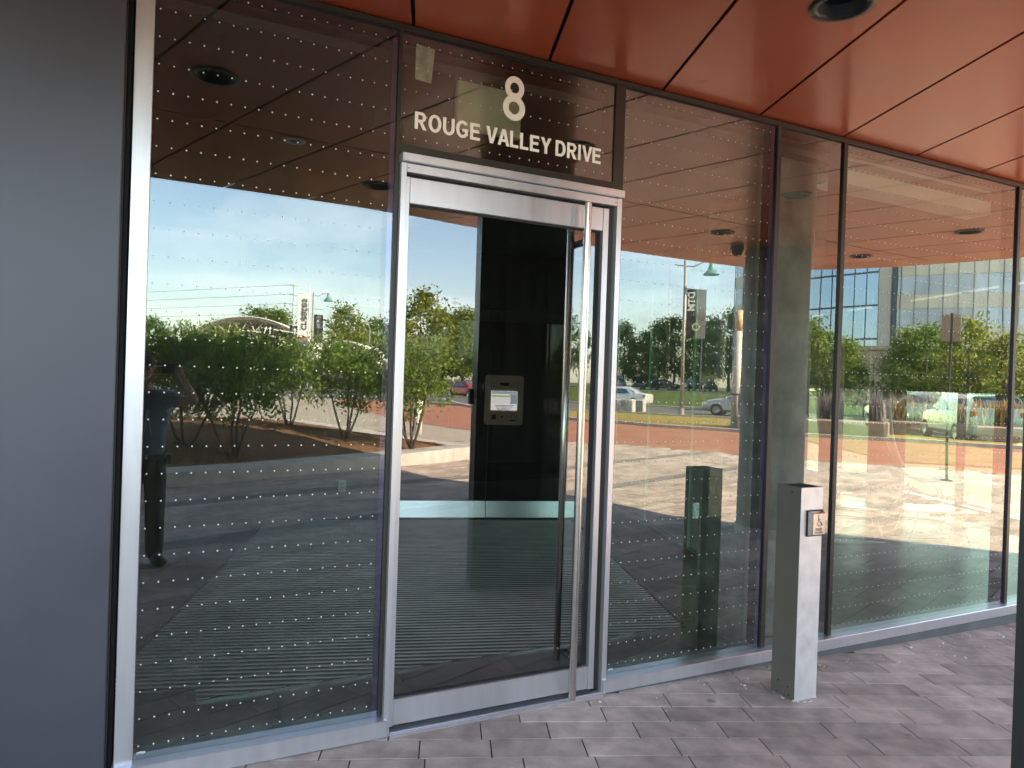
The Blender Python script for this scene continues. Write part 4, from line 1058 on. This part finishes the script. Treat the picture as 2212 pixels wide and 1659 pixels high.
def lamp(px, zc, H, side, label, banner=None, z0=-.1):
    x, y = at(px, zc); t = thing('street_lamp', label, 'street lamp', (x, y, z0), vrot(x, y), 'street lamps')
    s = -side                      # mirrored view: the image right is the viewer's left
    MB().tube([(0, 0, 0), (0, 0, H)], [.11, .075], 12).build('pole', M_pole, t, smooth=True)
    MB().tube([(0, 0, 0), (0, 0, .45)], [.19, .17], 12).build('base', M_pole, t)
    arm = MB().tube([(0, 0, H-.32), (s*.45, 0, H-.34), (s*.9, 0, H-.10), (s*1.25, 0, H-.08), (s*1.33, 0, H-.2)], .032, 8).build('arm', M_pole, t, smooth=True)
    MB().tube([(0, 0, H-.32), (-s*.55, 0, H-.24)], .032, 8).build('arm', M_pole, t, smooth=True)
    hd = MB().lathe([(.03, 0), (.09, -.02), (.11, -.16), (.13, -.30), (.20, -.48), (.33, -.66), (.43, -.74), (.435, -.78), (.40, -.76), (.2, -.5), (.001, -.45)], c=(s*1.33, 0, H-.02), n=20).build('lamp_shade', M_teal, t, smooth=True)
    MB().ball((s*1.33, 0, H-.62), .11, .11, .15, 10, 7).build('bulb', M_white, hd, smooth=True)
    MB().tube([(0, 0, H-1.55), (s*.95, 0, H-1.62)], .025, 8).build('banner_arm', M_pole, t)
    return t
X0, Y0 = at(1465, 38.5)
l2 = lamp(1472, 38.5, 8.45, 1, 'tall street lamp with teal bell shade and black banner, right of the door')
bn = thing('banner', 'black and grey vertical street banner reading DTM right of the door', 'banner', (l2.location.x, l2.location.y, 4.1), l2.rotation_euler.z)
MB().box(-.62, -.10, -.012, .012, 0, 2.65).build('cloth', M_ban_b, bn)
MB().box(-1.12, -.62, -.012, .012, 0, 2.65).build('cloth', M_ban_g, bn)
o = ob('lettering', text_mesh('DTM', .50, .003, .014), M_ban_w, bn); o.location = (-.36, -.018, 2.0); turn(o, True)
MB().lathe([(.13, -.004), (.22, -.004), (.22, .004), (.13, .004)], n=16).build('emblem_ring', mat('emblem_gold', (.55, .50, .36), .5), bn, loc=(-.62, -.02, .62)).rotation_euler = (R_(90), 0, 0)
for k in range(6):
    o = MB().box(-.03, .03, -.005, .005, .2, .29).build('emblem_ray', M_ban_g, bn, loc=(-.62, -.022, .62)); o.rotation_euler = (0, k*math.pi/3, 0)
l1 = lamp(672, 66, 9.2, 1, 'tall street lamp with teal bell shade behind the planter trees')
bn1 = thing('banner', 'black vertical street banner on the lamp behind the planter trees', 'banner', (l1.location.x, l1.location.y, 4.4), l1.rotation_euler.z)
MB().box(-.95, -.12, -.012, .012, 0, 2.6).build('cloth', M_ban_b, bn1)
o = ob('lettering', text_mesh('DTM', .5, .003, .014), M_ban_g, bn1); o.location = (-.55, -.018, 1.9); turn(o, True)
# the white hoarding flag reading "creates"
fx, fy = at(664, 62)
fl = thing('flag_pole', 'white pole flying the tall white banner behind the planter trees', 'flag pole', (fx, fy, -.1), vrot(fx, fy))
MB().tube([(0, 0, 0), (0, 0, 9.3)], [.07, .045], 10).build('pole', M_white, fl, smooth=True)
MB().tube([(0, 0, 8.6), (.9, 0, 8.6)], .02, 6).build('cross_bar', M_white, fl)
fb = thing('flag_banner', 'tall white banner lettered creates behind the planter trees', 'banner', (fx, fy, 3.9), vrot(fx, fy))
mb = MB(); nseg = 10
for i in range(nseg+1):
    z = 4.65*i/nseg
    for x in (.06, .45, .95): mb.v.append((x, .04*math.sin(i*1.1+x*3), z))
for i in range(nseg):
    for k in range(2): mb.f.append((i*3+k, i*3+k+1, i*3+4+k, i*3+3+k))
cl_ = mb.build('cloth', M_ban_w, fb, smooth=True)
o = ob('lettering', text_mesh('creates', .95, .003, .02), M_ink, fb); o.location = (.34, -.06, 2.75); turn(o, False)
MB().box(.08, .93, -.055, -.05, .05, .55).build('colour_band', M_blue, fb); MB().box(.08, .93, -.06, -.056, .5, .78).build('colour_band', M_redink, fb)
# slim concrete pole on the verge
x, y = at(1590, 29)
sp3 = thing('concrete_pole', 'short slim pale pole with tan cap on the grass verge', 'pole', (x, y, -.06)); sp3.rotation_euler = (R_(0.6), R_(1.2), 0)
MB().tube([(0, 0, 0), (0, 0, 3.9)], [.155, .15], 16).build('shaft', M_concp, sp3, smooth=True)
MB().tube([(0, 0, 3.902), (0, 0, 4.75)], [.15, .145], 16).build('cap_section', mat('tan_paint', (.55, .42, .25), .6), sp3, smooth=True)
MB().lathe([(.16, 1.30), (.162, 1.30), (.162, 1.36), (.16, 1.36)], n=16).build('band', M_black, sp3)
MB().lathe([(.27, 0), (.27, .06), (.16, .08)], n=16).build('footing', M_conc, sp3)
# parking sign on a thin post in the plaza
x, y = at(2050, 13.4)
ps = thing('sign_post', 'thin dark sign post with small sign standing in the sunny paving', 'sign', (x, y, gz(9)), vrot(x, y))
MB().tube([(0, 0, 0), (0, 0, 3.15)], .024, 8).build('post', M_bronze, ps)
MB().box(-.15, .15, -.016, -.010, 2.62, 3.12).build('sign_plate', mat('sign_back', (.34, .26, .22), .5), ps, bevel=.004)
MB().box(-.09, .09, -.09, .09, 0, .015).build('base_plate', M_bronze, ps)
# light bollard behind the planter tip
x, y = at(905, 20.5)
lb = thing('light_bollard', 'white cylindrical light bollard behind the tree at the planter tip', 'bollard', (x, y, -.09))
MB().tube([(0, 0, 0), (0, 0, 1.0)], .13, 16).build('shaft', M_white, lb, smooth=True)
MB().tube([(0, 0, 1.001), (0, 0, 1.22)], .11, 16).build('louvre', M_bronze, lb)
MB().tube([(0, 0, 1.221), (0, 0, 1.33)], .13, 16).build('cap', M_white, lb)
# cobra head street light
x, y = at(795, 85)
sl2 = thing('street_light', 'grey street light with a long bent arm beyond the planter', 'street light', (x, y, -.1), vrot(x, y))
MB().tube([(0, 0, 0), (0, 0, 7.3)], [.11, .07], 8).build('pole', M_pole, sl2)
MB().tube([(0, 0, 7.3), (.6, 0, 8.3), (1.6, 0, 8.9)], .045, 8).build('arm', M_pole, sl2)
MB().ball((1.85, 0, 8.92), .42, .14, .09, 10, 6).build('luminaire', M_white, sl2, smooth=True)
x, y = at(1512, 92)
sl3 = thing('parking_light', 'car park light pole with twin heads behind the street lamp', 'street light', (x, y, .9), vrot(x, y))
MB().tube([(0, 0, 0), (0, 0, 9.6)], [.12, .09], 8).build('pole', M_pole, sl3)
for s_ in (-1, 1): MB().box(min(0, s_*.9), max(0, s_*.9), -.2, .2, 9.6, 9.72).build('lamp_head', M_pole, sl3)
# overhead lane signs on a mast arm
x, y = at(648, 72)
gs = thing('lane_sign_gantry', 'mast arm carrying two black lane arrow signs beyond the planter', 'traffic sign', (x, y, -.1), vrot(x, y))
MB().tube([(0, 0, 0), (0, 0, 6.4)], [.13, .1], 8).build('pole', M_pole, gs)
MB().tube([(0, 0, 5.6), (3.9, 0, 6.0)], [.08, .05], 8).build('mast_arm', M_white, gs)
for x0, kinds in ((2.75, 2), (.15, 1)):
    sp_o = MB().box(x0, x0+1.05, -.06, -.04, 5.3, 6.35).build('sign_board', M_black, gs, bevel=.01)
    for k in range(kinds):
        xc = x0+.32+.42*k if kinds == 2 else x0+.5
        a_ = [(-.05, -.4), (.05, -.4), (.05, .1), (.17, .1), (0, .36), (-.17, .1), (-.05, .1)]
        o = ob('arrow', curve_mesh([a_], .003, 'arrow'), M_white, sp_o); o.location = (xc, -.066, 5.83); o.rotation_euler = (R_(90), 0 if k == 0 else R_(-20), 0)
# utility poles and wires
def upole(px, zc, H, arms, label, r=.2):
    x, y = at(px, zc); t = thing('utility_pole', label, 'utility pole', (x, y, -.2), vrot(x, y), 'utility poles')
    MB().tube([(0, 0, 0), (0, 0, H)], [r, r*.55], 8).build('pole', M_concp, t)
    for z, w_ in arms: MB().box(-w_, w_, -.06, .06, H-z, H-z+.14).build('cross_arm', M_pole, t)
    return t, Vector((x, y, H-.3))
_, w1 = upole(628, 150, 20.5, [(.4, .9), (2.4, .9), (4.6, .9), (10, 1.6), (13, 1.6)], 'tall utility pole with short cross arms, left of the white banner')
_, w2 = upole(978, 165, 20.5, [(.4+1.1*k, .8+.05*k) for k in range(11)], 'tall lattice-like utility pole with many arms, mirrored in the door')
_, w3 = upole(941, 120, 14.8, [(.4, .4)], 'plain wooden utility pole mirrored in the door', .24)
_, w4 = upole(-500, 240, 22, [(.4, .9)], 'far utility pole beyond the left wall')
_, w5 = upole(1310, 150, 15, [(.5, 1), (1.4, 1)], 'utility pole with cross arms above the trees right of the door')
M_wire = mat('pale_wire', (.75, .75, .75), .5)
k_ = 0
wnames = ['top', 'upper', 'middle', 'lower']
for a, b, nm in ((w4, w1, 'left of'), (w1, w2, 'right of')):
    for k in range(4):
        p, q = a-Vector((0, 0, k*2.0)), b-Vector((0, 0, k*2.0)); pts = []
        for i in range(13):
            t = i/12; c = p.lerp(q, t); c.z -= 4*1.6*t*(1-t); pts.append(c)
        o = MB().tube(pts, .055, 4).build('overhead_wire', M_wire); tag(o, '%s pale overhead wire %s the tall utility pole' % (wnames[k], nm), 'wire', 'overhead wires')

# ------------------------------------------------------------------ arched station canopy and far buildings
M_arch = mat('cream_steel', (.66, .60, .50), .5, 0, var=.05)
def pavilion(px, zc, half, rise, depth, label, nrib=4):
    x, y = at(px, zc); t = thing('arched_canopy', label, 'canopy', (x, y, -.1), vrot(x, y)+.25, 'arched canopies')
    def apt(u, r, yy): a = math.pi*(.08+.84*u); return (-half*math.cos(a)*r/rise, yy, .6+r*math.sin(a)*.95)
    for i in range(nrib):
        yy = -depth/2+depth*i/(nrib-1)
        rib = MB().tube([apt(k/24, rise, yy) for k in range(25)], .16, 8).build('arch_rib', M_arch, t, smooth=True)
        MB().tube([apt(k/24, rise*.80, yy) for k in range(25)], .10, 8).build('inner_chord', M_arch, rib, smooth=True)
        web = MB()
        for k in range(0, 24, 2):
            web.tube([apt(k/24, rise, yy), apt((k+1)/24, rise*.80, yy)], .06, 6); web.tube([apt((k+1)/24, rise*.80, yy), apt((k+2)/24, rise, yy)], .06, 6)
        web.build('truss_web', M_arch, rib)
    mb = MB(); n = 24
    for k in range(n+1):
        for yy in (-depth/2-.6, depth/2+.6): mb.v.append(apt(k/n, rise*1.035, yy))
    for k in range(n): mb.f.append((k*2, k*2+2, k*2+3, k*2+1))
    o = mb.build('roof_skin', M_white, t, smooth=True); md = o.modifiers.new('solid', 'SOLIDIFY'); md.thickness = .12
    for s_ in (-1, 1):
        for yy in (-depth/2, depth/2): MB().box(s_*half-.25, s_*half+.25, yy-.25, yy+.25, 0, 1.6).build('pier', M_conc, t)
    return t
pavilion(560, 84, 8.2, 7.2, 11, 'white arched lattice canopy rising behind the planter trees')
pavilion(765, 84, 4.0, 4.9, 8, 'smaller white arched canopy behind the right planter tree', 3)
pavilion(1000, 120, 4.5, 8.2, 6, 'thin white arched frame mirrored beside the intercom pillar', 3)

def block(px, zc, w_, d_, H, label, mt, rows, cols, z0=-.2, turn=0):
    x, y = at(px, zc); t = thing('building', label, 'building', (x, y, z0), vrot(x, y)+turn)
    MB().box(-w_/2, w_/2, 0, d_, 0, H).build('wall', mt, t, bevel=.05)
    MB().box(-w_/2-.15, w_/2+.15, -.15, d_+.15, H+.001, H+.35).build('parapet', mt, t)
    for r in range(rows):
        for c in range(cols):
            xw = -w_/2+w_*(c+.5)/cols; zw = H*(r+.55)/rows
            f_ = MB().box(xw-w_/cols*.3, xw+w_/cols*.3, -.05, .06, zw-H/rows*.22, zw+H/rows*.22).build('window', M_glass_door, t)
            MB().box(xw-w_/cols*.32, xw+w_/cols*.32, -.12, -.02, zw-H/rows*.22-.12, zw-H/rows*.22-.01).build('sill', M_conc, f_)
    return t
block(880, 190, 11, 10, 13, 'low cream building beyond the trees, mirrored at the left door edge', M_cream, 3, 3)
block(925, 210, 9, 9, 13, 'cream building far beyond, right of the low cream block', mat('sand_stucco', (.58, .50, .36), .85), 3, 3)
block(1875, 62, 16, 8, 5.4, 'low tan building under the street trees, before the office block', mat('tan_stucco', (.45, .36, .26), .85), 2, 6)

# curved office block
M_of_glass = mat('office_glass_sky_toned', (.66, .74, .78), .12, .15, var=.12, scale=.25, spec=.6)  # pale blue base colour carries the mirrored sky
M_of_span = mat('pale_spandrel', (.80, .74, .58), .5, 0, var=.05)
M_of_dark = mat('dark_core', (.06, .08, .10), .6)
ox, oy = at(2030, 74); vd = Vector((ox, oy-CAM_D)).normalized()
RC = 48.0; oc = Vector((ox, oy))+vd*RC
off = thing('office_building', 'curved glass office block with pale floor bands behind the street trees', 'building', (oc.x, oc.y, 0))
th0 = math.atan2(-vd.y, -vd.x); FLH = 3.5; NF = 9; NB = 36; dth = R_(56)/NB
pane_me = MB().box(-.02, .02, -RC*dth/2+.05, RC*dth/2-.05, 0, 2.02).mesh('window_pane'); pane_me.materials.append(M_of_glass)
for f in range(NF):
    band = MB(); z0 = f*FLH; vs = []; fs = []
    for k in range(NB+1):
        a = th0-R_(28)+dth*k
        for r, z in ((RC-.3, z0), (RC+.12, z0), (RC+.12, z0+1.45), (RC-.3, z0+1.45)): vs.append((r*math.cos(a), r*math.sin(a), z))
    for k in range(NB):
        for j in range(4): fs.append((k*4+j, (k+1)*4+j, (k+1)*4+(j+1) % 4, k*4+(j+1) % 4))
    band.add(vs, fs).build('floor_band', M_of_span, off)
    if f == 0: continue
    for k in range(NB):
        a = th0-R_(28)+dth*(k+.5)
        o = bpy.data.objects.new('window_pane', pane_me); COL.objects.link(o); o.parent = off
        o.location = (RC*math.cos(a), RC*math.sin(a), z0+1.47); o.rotation_euler.z = a
core = MB(); n = 40
poly = [((RC-.6)*math.cos(th0-R_(28)+R_(56)*k/n), (RC-.6)*math.sin(th0-R_(28)+R_(56)*k/n)) for k in range(n+1)]+[(RC*.6*math.cos(th0+R_(28)), RC*.6*math.sin(th0+R_(28))), (RC*.6*math.cos(th0-R_(28)), RC*.6*math.sin(th0-R_(28)))]
core.prism(poly, 0, NF*FLH).build('core', M_of_dark, off)
mb = MB()
for k in range(NB+1):
    a = th0-R_(28)+dth*k; c, s_ = math.cos(a), math.sin(a)
    MB().tube([((RC+.16)*c, (RC+.16)*s_, 0), ((RC+.16)*c, (RC+.16)*s_, NF*FLH)], .05, 4).build('mullion', M_pole, off)
# darker flat glass tower left of it
x, y = at(1788, 78)
tw = thing('office_tower', 'dark blue glass tower left of the curved office block', 'building', (x, y, 0), vrot(x, y)+.5)
MB().box(-5.2, 5.2, .1, 12, 0, 34).build('core', M_of_dark, tw)
M_tw = glass_mat('tower_glass', (.10, .14, .18), .45, (.62, .78, .92), edge=.3, dust=0, wave=.12, wscale=.5)
tp = MB().box(-.62, .62, -.03, .03, 0, 3.3).mesh('window_pane'); tp.materials.append(M_tw)
for f in range(9):
    MB().box(-5.25, 5.25, -.08, .1, f*3.5, f*3.5+.16).build('floor_band', M_of_dark, tw)
    for k in range(8):
        o = bpy.data.objects.new('window_pane', tp); COL.objects.link(o); o.parent = tw; o.location = (-5.2+1.3*(k+.5), 0, f*3.5+.17)
for k in range(9):
    o = bpy.data.objects.new('mullion', bpy.data.meshes['mullion']); bpy.data.objects.remove(o)
    MB().box(-5.24+1.3*k-.03, -5.24+1.3*k+.03, -.1, .02, 0, 32).build('mullion', M_of_dark, tw)

# ------------------------------------------------------------------ cars
M_tyre = mat('tyre', (.02, .02, .02), .85); M_rim = mat('alloy_rim', (.45, .45, .46), .35, .9)
M_cglass = glass_mat('car_glass', (.06, .08, .08), .22, (1, 1, 1), edge=.5, dust=0, wave=0)
M_tail = mat('tail_lamp', (.45, .02, .02), .25); M_head = mat('head_lamp', (.75, .75, .72), .1)
def paint(name, c): return mat(name, c, .22, .3, var=.02, coat=.9)
wheel_me = None
def car(x, y, z, rz, col, kind, label, group='cars'):
    t = thing('car', label, 'car', (x, y, z), rz, group)
    if kind == 'suv':
        st = [(-2.32, .42, .80, .84, .74), (-2.27, .33, 1.02, 1.18, .86), (-2.05, .28, 1.05, 1.58, .91), (-1.2, .24, 1.04, 1.69, .93), (.25, .24, 1.02, 1.67, .93), (1.15, .24, 1.0, 1.06, .92), (1.95, .28, .90, .96, .88), (2.25, .33, .76, .80, .78), (2.32, .42, .66, .69, .66)]
        i0, i1 = 2, 4; rw = .72
    else:
        st = [(-2.3, .40, .70, .74, .68), (-2.24, .30, .90, .95, .80), (-1.55, .22, .95, 1.02, .87), (-.75, .2, .93, 1.40, .89), (.25, .2, .92, 1.42, .89), (1.1, .2, .91, .97, .88), (1.9, .24, .80, .85, .84), (2.2, .28, .66, .70, .74), (2.28, .38, .58, .61, .62)]
        i0, i1 = 3, 4; rw = .66
    mb = MB(); ring = []
    for i, (xx, zb, bl, rf, hw) in enumerate(st):
        rwi = rw if i0 <= i <= i1 else hw*.86
        half = [(hw*.86, zb), (hw, zb+.14), (hw*1.0, bl-.16), (hw*.965, bl), (rwi, rf-.05), (rwi*.8, rf-.008), (0, rf+.012)]
        ring.append([(xx, 0, zb)]+[(xx, a, b) for a, b in half]+[(xx, -a, b) for a, b in reversed(half[:-1])])
    n = len(ring[0]); vs = [p for r in ring for p in r]; fs = []
    for i in range(len(ring)-1):
        for k in range(n): fs.append((i*n+k, (i+1)*n+k, (i+1)*n+(k+1) % n, i*n+(k+1) % n))
    fs.append(tuple(range(n))); fs.append(tuple(reversed([(len(ring)-1)*n+k for k in range(n)])))
    body_ = mb.add(vs, fs).build('body', paint('car_paint', col), t); smooth_by_angle(body_, 38)
    # windows
    a, b, c0 = st[i0], st[i1], st[i1+1]; rr = st[i0-1]
    for s_ in (1, -1):
        def P(xx, zz, u): return (xx, s_*((.965*.92*(1-u))+rw*u+.012), zz)
        xm = (a[0]+b[0])/2+.25
        for x0, x1, xt0, xt1 in ((rr[0]+.45 if kind != 'suv' else a[0]+.05, xm-.04, a[0]+.08, xm-.04), (xm+.04, c0[0]-.28, xm+.04, b[0]-.02)):
            MB().add([P(x0, a[2]+.03, 0), P(x1, b[2]+.03, 0), P(xt1, b[3]-.10, 1), P(xt0, a[3]-.10, 1)], [(0,1,2,3)]).build('side_window', M_cglass, t)
        MB().ball((c0[0]-.25, s_*1.0, b[2]+.1), .06, .09, .06, 8, 5).build('mirror', body_.data.materials[0], t, smooth=True)
        MB().box(st[-2][0]-.28, st[-2][0]+.02, s_*.74-.09, s_*.74+.09, .62 if kind != 'suv' else .72, .72 if kind != 'suv' else .84).build('headlight', M_head, t, bevel=.02)
        MB().box(st[1][0]-.03, st[1][0]+.12, s_*.72-.13, s_*.72+.11, .74 if kind != 'suv' else .88, .86 if kind != 'suv' else 1.08).build('tail_light', M_tail, t, bevel=.02)
        for wx in (-1.38, 1.38):
            wh = MB().lathe([(.2, -.11), (.30, -.115), (.335, -.08), (.335, .08), (.30, .115), (.2, .11)], n=20).build('wheel', M_tyre, t, loc=(wx, s_*.82, .335), smooth=True); wh.rotation_euler.x = R_(90)
            MB().lathe([(.001, .07), (.06, .08), (.17, .10), (.21, .112), (.215, .08)], n=10).build('rim', M_rim, wh).scale.z = -s_
    MB().add([(b[0]+.03, .66, b[3]-.02), (b[0]+.03, -.66, b[3]-.02), (c0[0]-.05, -.78, c0[3]+.02), (c0[0]-.05, .78, c0[3]+.02)], [(0,1,2,3)]).build('windscreen', M_cglass, t)
    MB().add([(a[0]-.04, .64, a[3]-.04), (a[0]-.04, -.64, a[3]-.04), (rr[0]+(.0 if kind == 'suv' else .12), -.76, rr[3]+.04), (rr[0]+(.0 if kind == 'suv' else .12), .76, rr[3]+.04)], [(0,3,2,1)]).build('rear_window', M_cglass, t)
    return t
road_dir = math.atan2(.8, .6)
SIL, BLK, DKB, WHT, RED, GRY = (.50, .50, .50), (.012, .012, .014), (.03, .045, .06), (.75, .75, .74), (.35, .02, .02), (.12, .13, .14)
for px, zc, col, kd, tn, z, lb_ in [
    (1612, 39.5, SIL, 'sedan', math.pi, -.02, 'silver car on the street behind the slim pale pole'),
    (1340, 52, WHT, 'sedan', .1, -.02, 'white car on the street just right of the door'),
    (1010, 62, RED, 'sedan', .4, -.05, 'dark red car on the street mirrored left of the intercom pillar'),
    (1328, 97, GRY, 'suv', .9, .98, 'blue-grey car parked nearest the door side of the car park'),
    (1378, 99, DKB, 'suv', 1.2, .98, 'dark blue car parked second from the door side'),
    (1432, 98, BLK, 'sedan', .2, .98, 'black car parked broadside left of the banner lamp'),
    (1492, 97, BLK, 'suv', 1.0, .98, 'black car parked just right of the banner lamp'),
    (1530, 99, GRY, 'sedan', 1.1, .98, 'grey car parked behind the slim pale pole'),
    (1985, 34, SIL, 'suv', .05, -.02, 'large silver car parked before the curved office block'),
    (2105, 36, BLK, 'sedan', .15, -.02, 'black car parked right of the large silver car'),
    (2150, 46, RED, 'suv', .8, -.02, 'red car parked far behind the black car'),
    (2235, 34, BLK, 'suv', .1, -.02, 'black car at the right edge of the wide right pane')]:
    x, y = at(px, zc); car(x, y, z, road_dir+tn+(math.pi if px in (1985, 1340) else 0), col, kd, lb_, 'cars on the street and car park')
# cars and planting on the sunny side street, seen straight through the lobby
struct(sheet('dimming_ground', [(11.3, 7.3), (8.75, .2), (12.5, -1.0), (19.2, 5.0), (15.6, 8.2), (26, 27), (18, 30), (11.3, 26)], -.082, mat('dimming_ground_dark', (.10, .095, .09), .9)))  # dark ground sheet added to tone down bright paving beyond the lobby
struct(sheet('side_lawn', [(15.5, 8), (19, 5), (32, 22), (26, 27)], -.055, M_grass))
struct(sheet('side_street', [(20.6, 5.5), (27, .5), (48, 27), (38, 34)], -.05, M_asph))
car(25.5, 12.5, -.04, math.atan2(17, 13), WHT, 'suv', 'white car seen through the lobby glazing, nearer the right edge', 'cars beyond the lobby')
car(29.5, 18.0, -.04, math.atan2(17, 13), (.55, .60, .58), 'suv', 'pale car seen through the lobby glazing, further left', 'cars beyond the lobby')

# ------------------------------------------------------------------ concrete planters with lavender and reeds
def tuft(x, y, z, n, h, r, leafm, label, seed, nm='ornamental_grass'):
    rng = np.random.default_rng(seed)
    t = thing(nm, label, 'plant', (x, y, z), 0, 'planting along the verge')
    a = rng.uniform(0, 6.28, n); rr = r*np.sqrt(rng.random(n)); mb = MB()
    for i in range(n):
        bx_, by_ = rr[i]*math.cos(a[i]), rr[i]*math.sin(a[i]); hh = h*rng.uniform(.6, 1.1); lx, ly = rng.normal(0, .12, 2)
        wdt = rng.uniform(.012, .035); c, s_ = math.cos(a[i]*3), math.sin(a[i]*3)
        mb.add([(bx_-wdt*c, by_-wdt*s_, 0), (bx_+wdt*c, by_+wdt*s_, 0), (bx_+lx*.5+wdt*c, by_+ly*.5+wdt*s_, hh*.6), (bx_+lx, by_+ly, hh), (bx_+lx*.5-wdt*c, by_+ly*.5-wdt*s_, hh*.6)], [(0,1,2,3,4)])
    mb.build('blades', leafm, t); return t
def pwall(px, zc, L_, label):
    x, y = at(px, zc); t = thing('planter_wall', label, 'planter', (x, y, -.06), road_dir, 'concrete planters on the verge')
    MB().box(-L_/2, L_/2, -.7, .7, 0, .55).build('concrete_trough', mat('warm_concrete', (.34, .27, .22), .85, var=.12), t, bevel=.05)
    MB().box(-L_/2+.15, L_/2-.15, -.55, .55, .551, .57).build('soil', M_mulch, t); return x, y
for i, (px, zc, L_, lb_) in enumerate([(1755, 27, 5.2, 'long concrete planter with lavender right of the concrete column'), (2070, 26.5, 4.4, 'concrete planter with reeds before the silver car'), (2215, 25, 3.0, 'concrete planter at the right edge before the black cars'), (1905, 29, 4.0, 'concrete planter with lavender in the middle of the wide pane')]):
    x, y = pwall(px, zc, L_, lb_)
    for k in range(int(L_*2)):
        q = -L_/2+.3+k*(L_-.6)/max(1, int(L_*2)-1)
        tuft(x+.6*q, y+.8*q, .5, 46, 1.15 if i in (0, 3) else .95, .38, M_lav if i in (0, 3) else M_reed, ('lavender clump, %s along the %s' if i in (0, 3) else 'tan reed clump, %s along the %s') % (ord_(k), ['long planter by the concrete column', 'planter before the silver car', 'planter at the right edge', 'middle planter'][i]), 100+i*20+k, 'lavender' if i in (0, 3) else 'reed_grass')
for i, (px, zc) in enumerate([(1338, 41), (1362, 42)]):
    x, y = at(px, zc); t = thing('concrete_block', 'low concrete block on the verge, %s right of the door' % ('nearer' if i == 0 else 'further'), 'block', (x, y, -.06), road_dir, 'concrete blocks')
    MB().box(-.9, .9, -.3, .3, 0, .75).build('block', M_conc, t, bevel=.05); MB().box(-.8, .8, -.2, .2, .751, .77).build('cap', M_conc, t)
# ------------------------------------------------------------------ trees added beyond the lobby's side street to cut the bright sky
for i, (x, y, kd, H) in enumerate([(31, 16, 'round', 4.2), (35, 21, 'dark', 4.6), (39, 27, 'oval', 4.6), (33, 10, 'dark', 4.2), (44, 33, 'round', 5), (30, 4, 'oval', 4), (37, 14, 'round', 5), (42, 20, 'dark', 5.2)]):
    tree(kd, x, y, -.1, H, 'added tree across the side street seen through the lobby, %s of its row' % ord_(i), 'trees across the side street', i, 1.2)
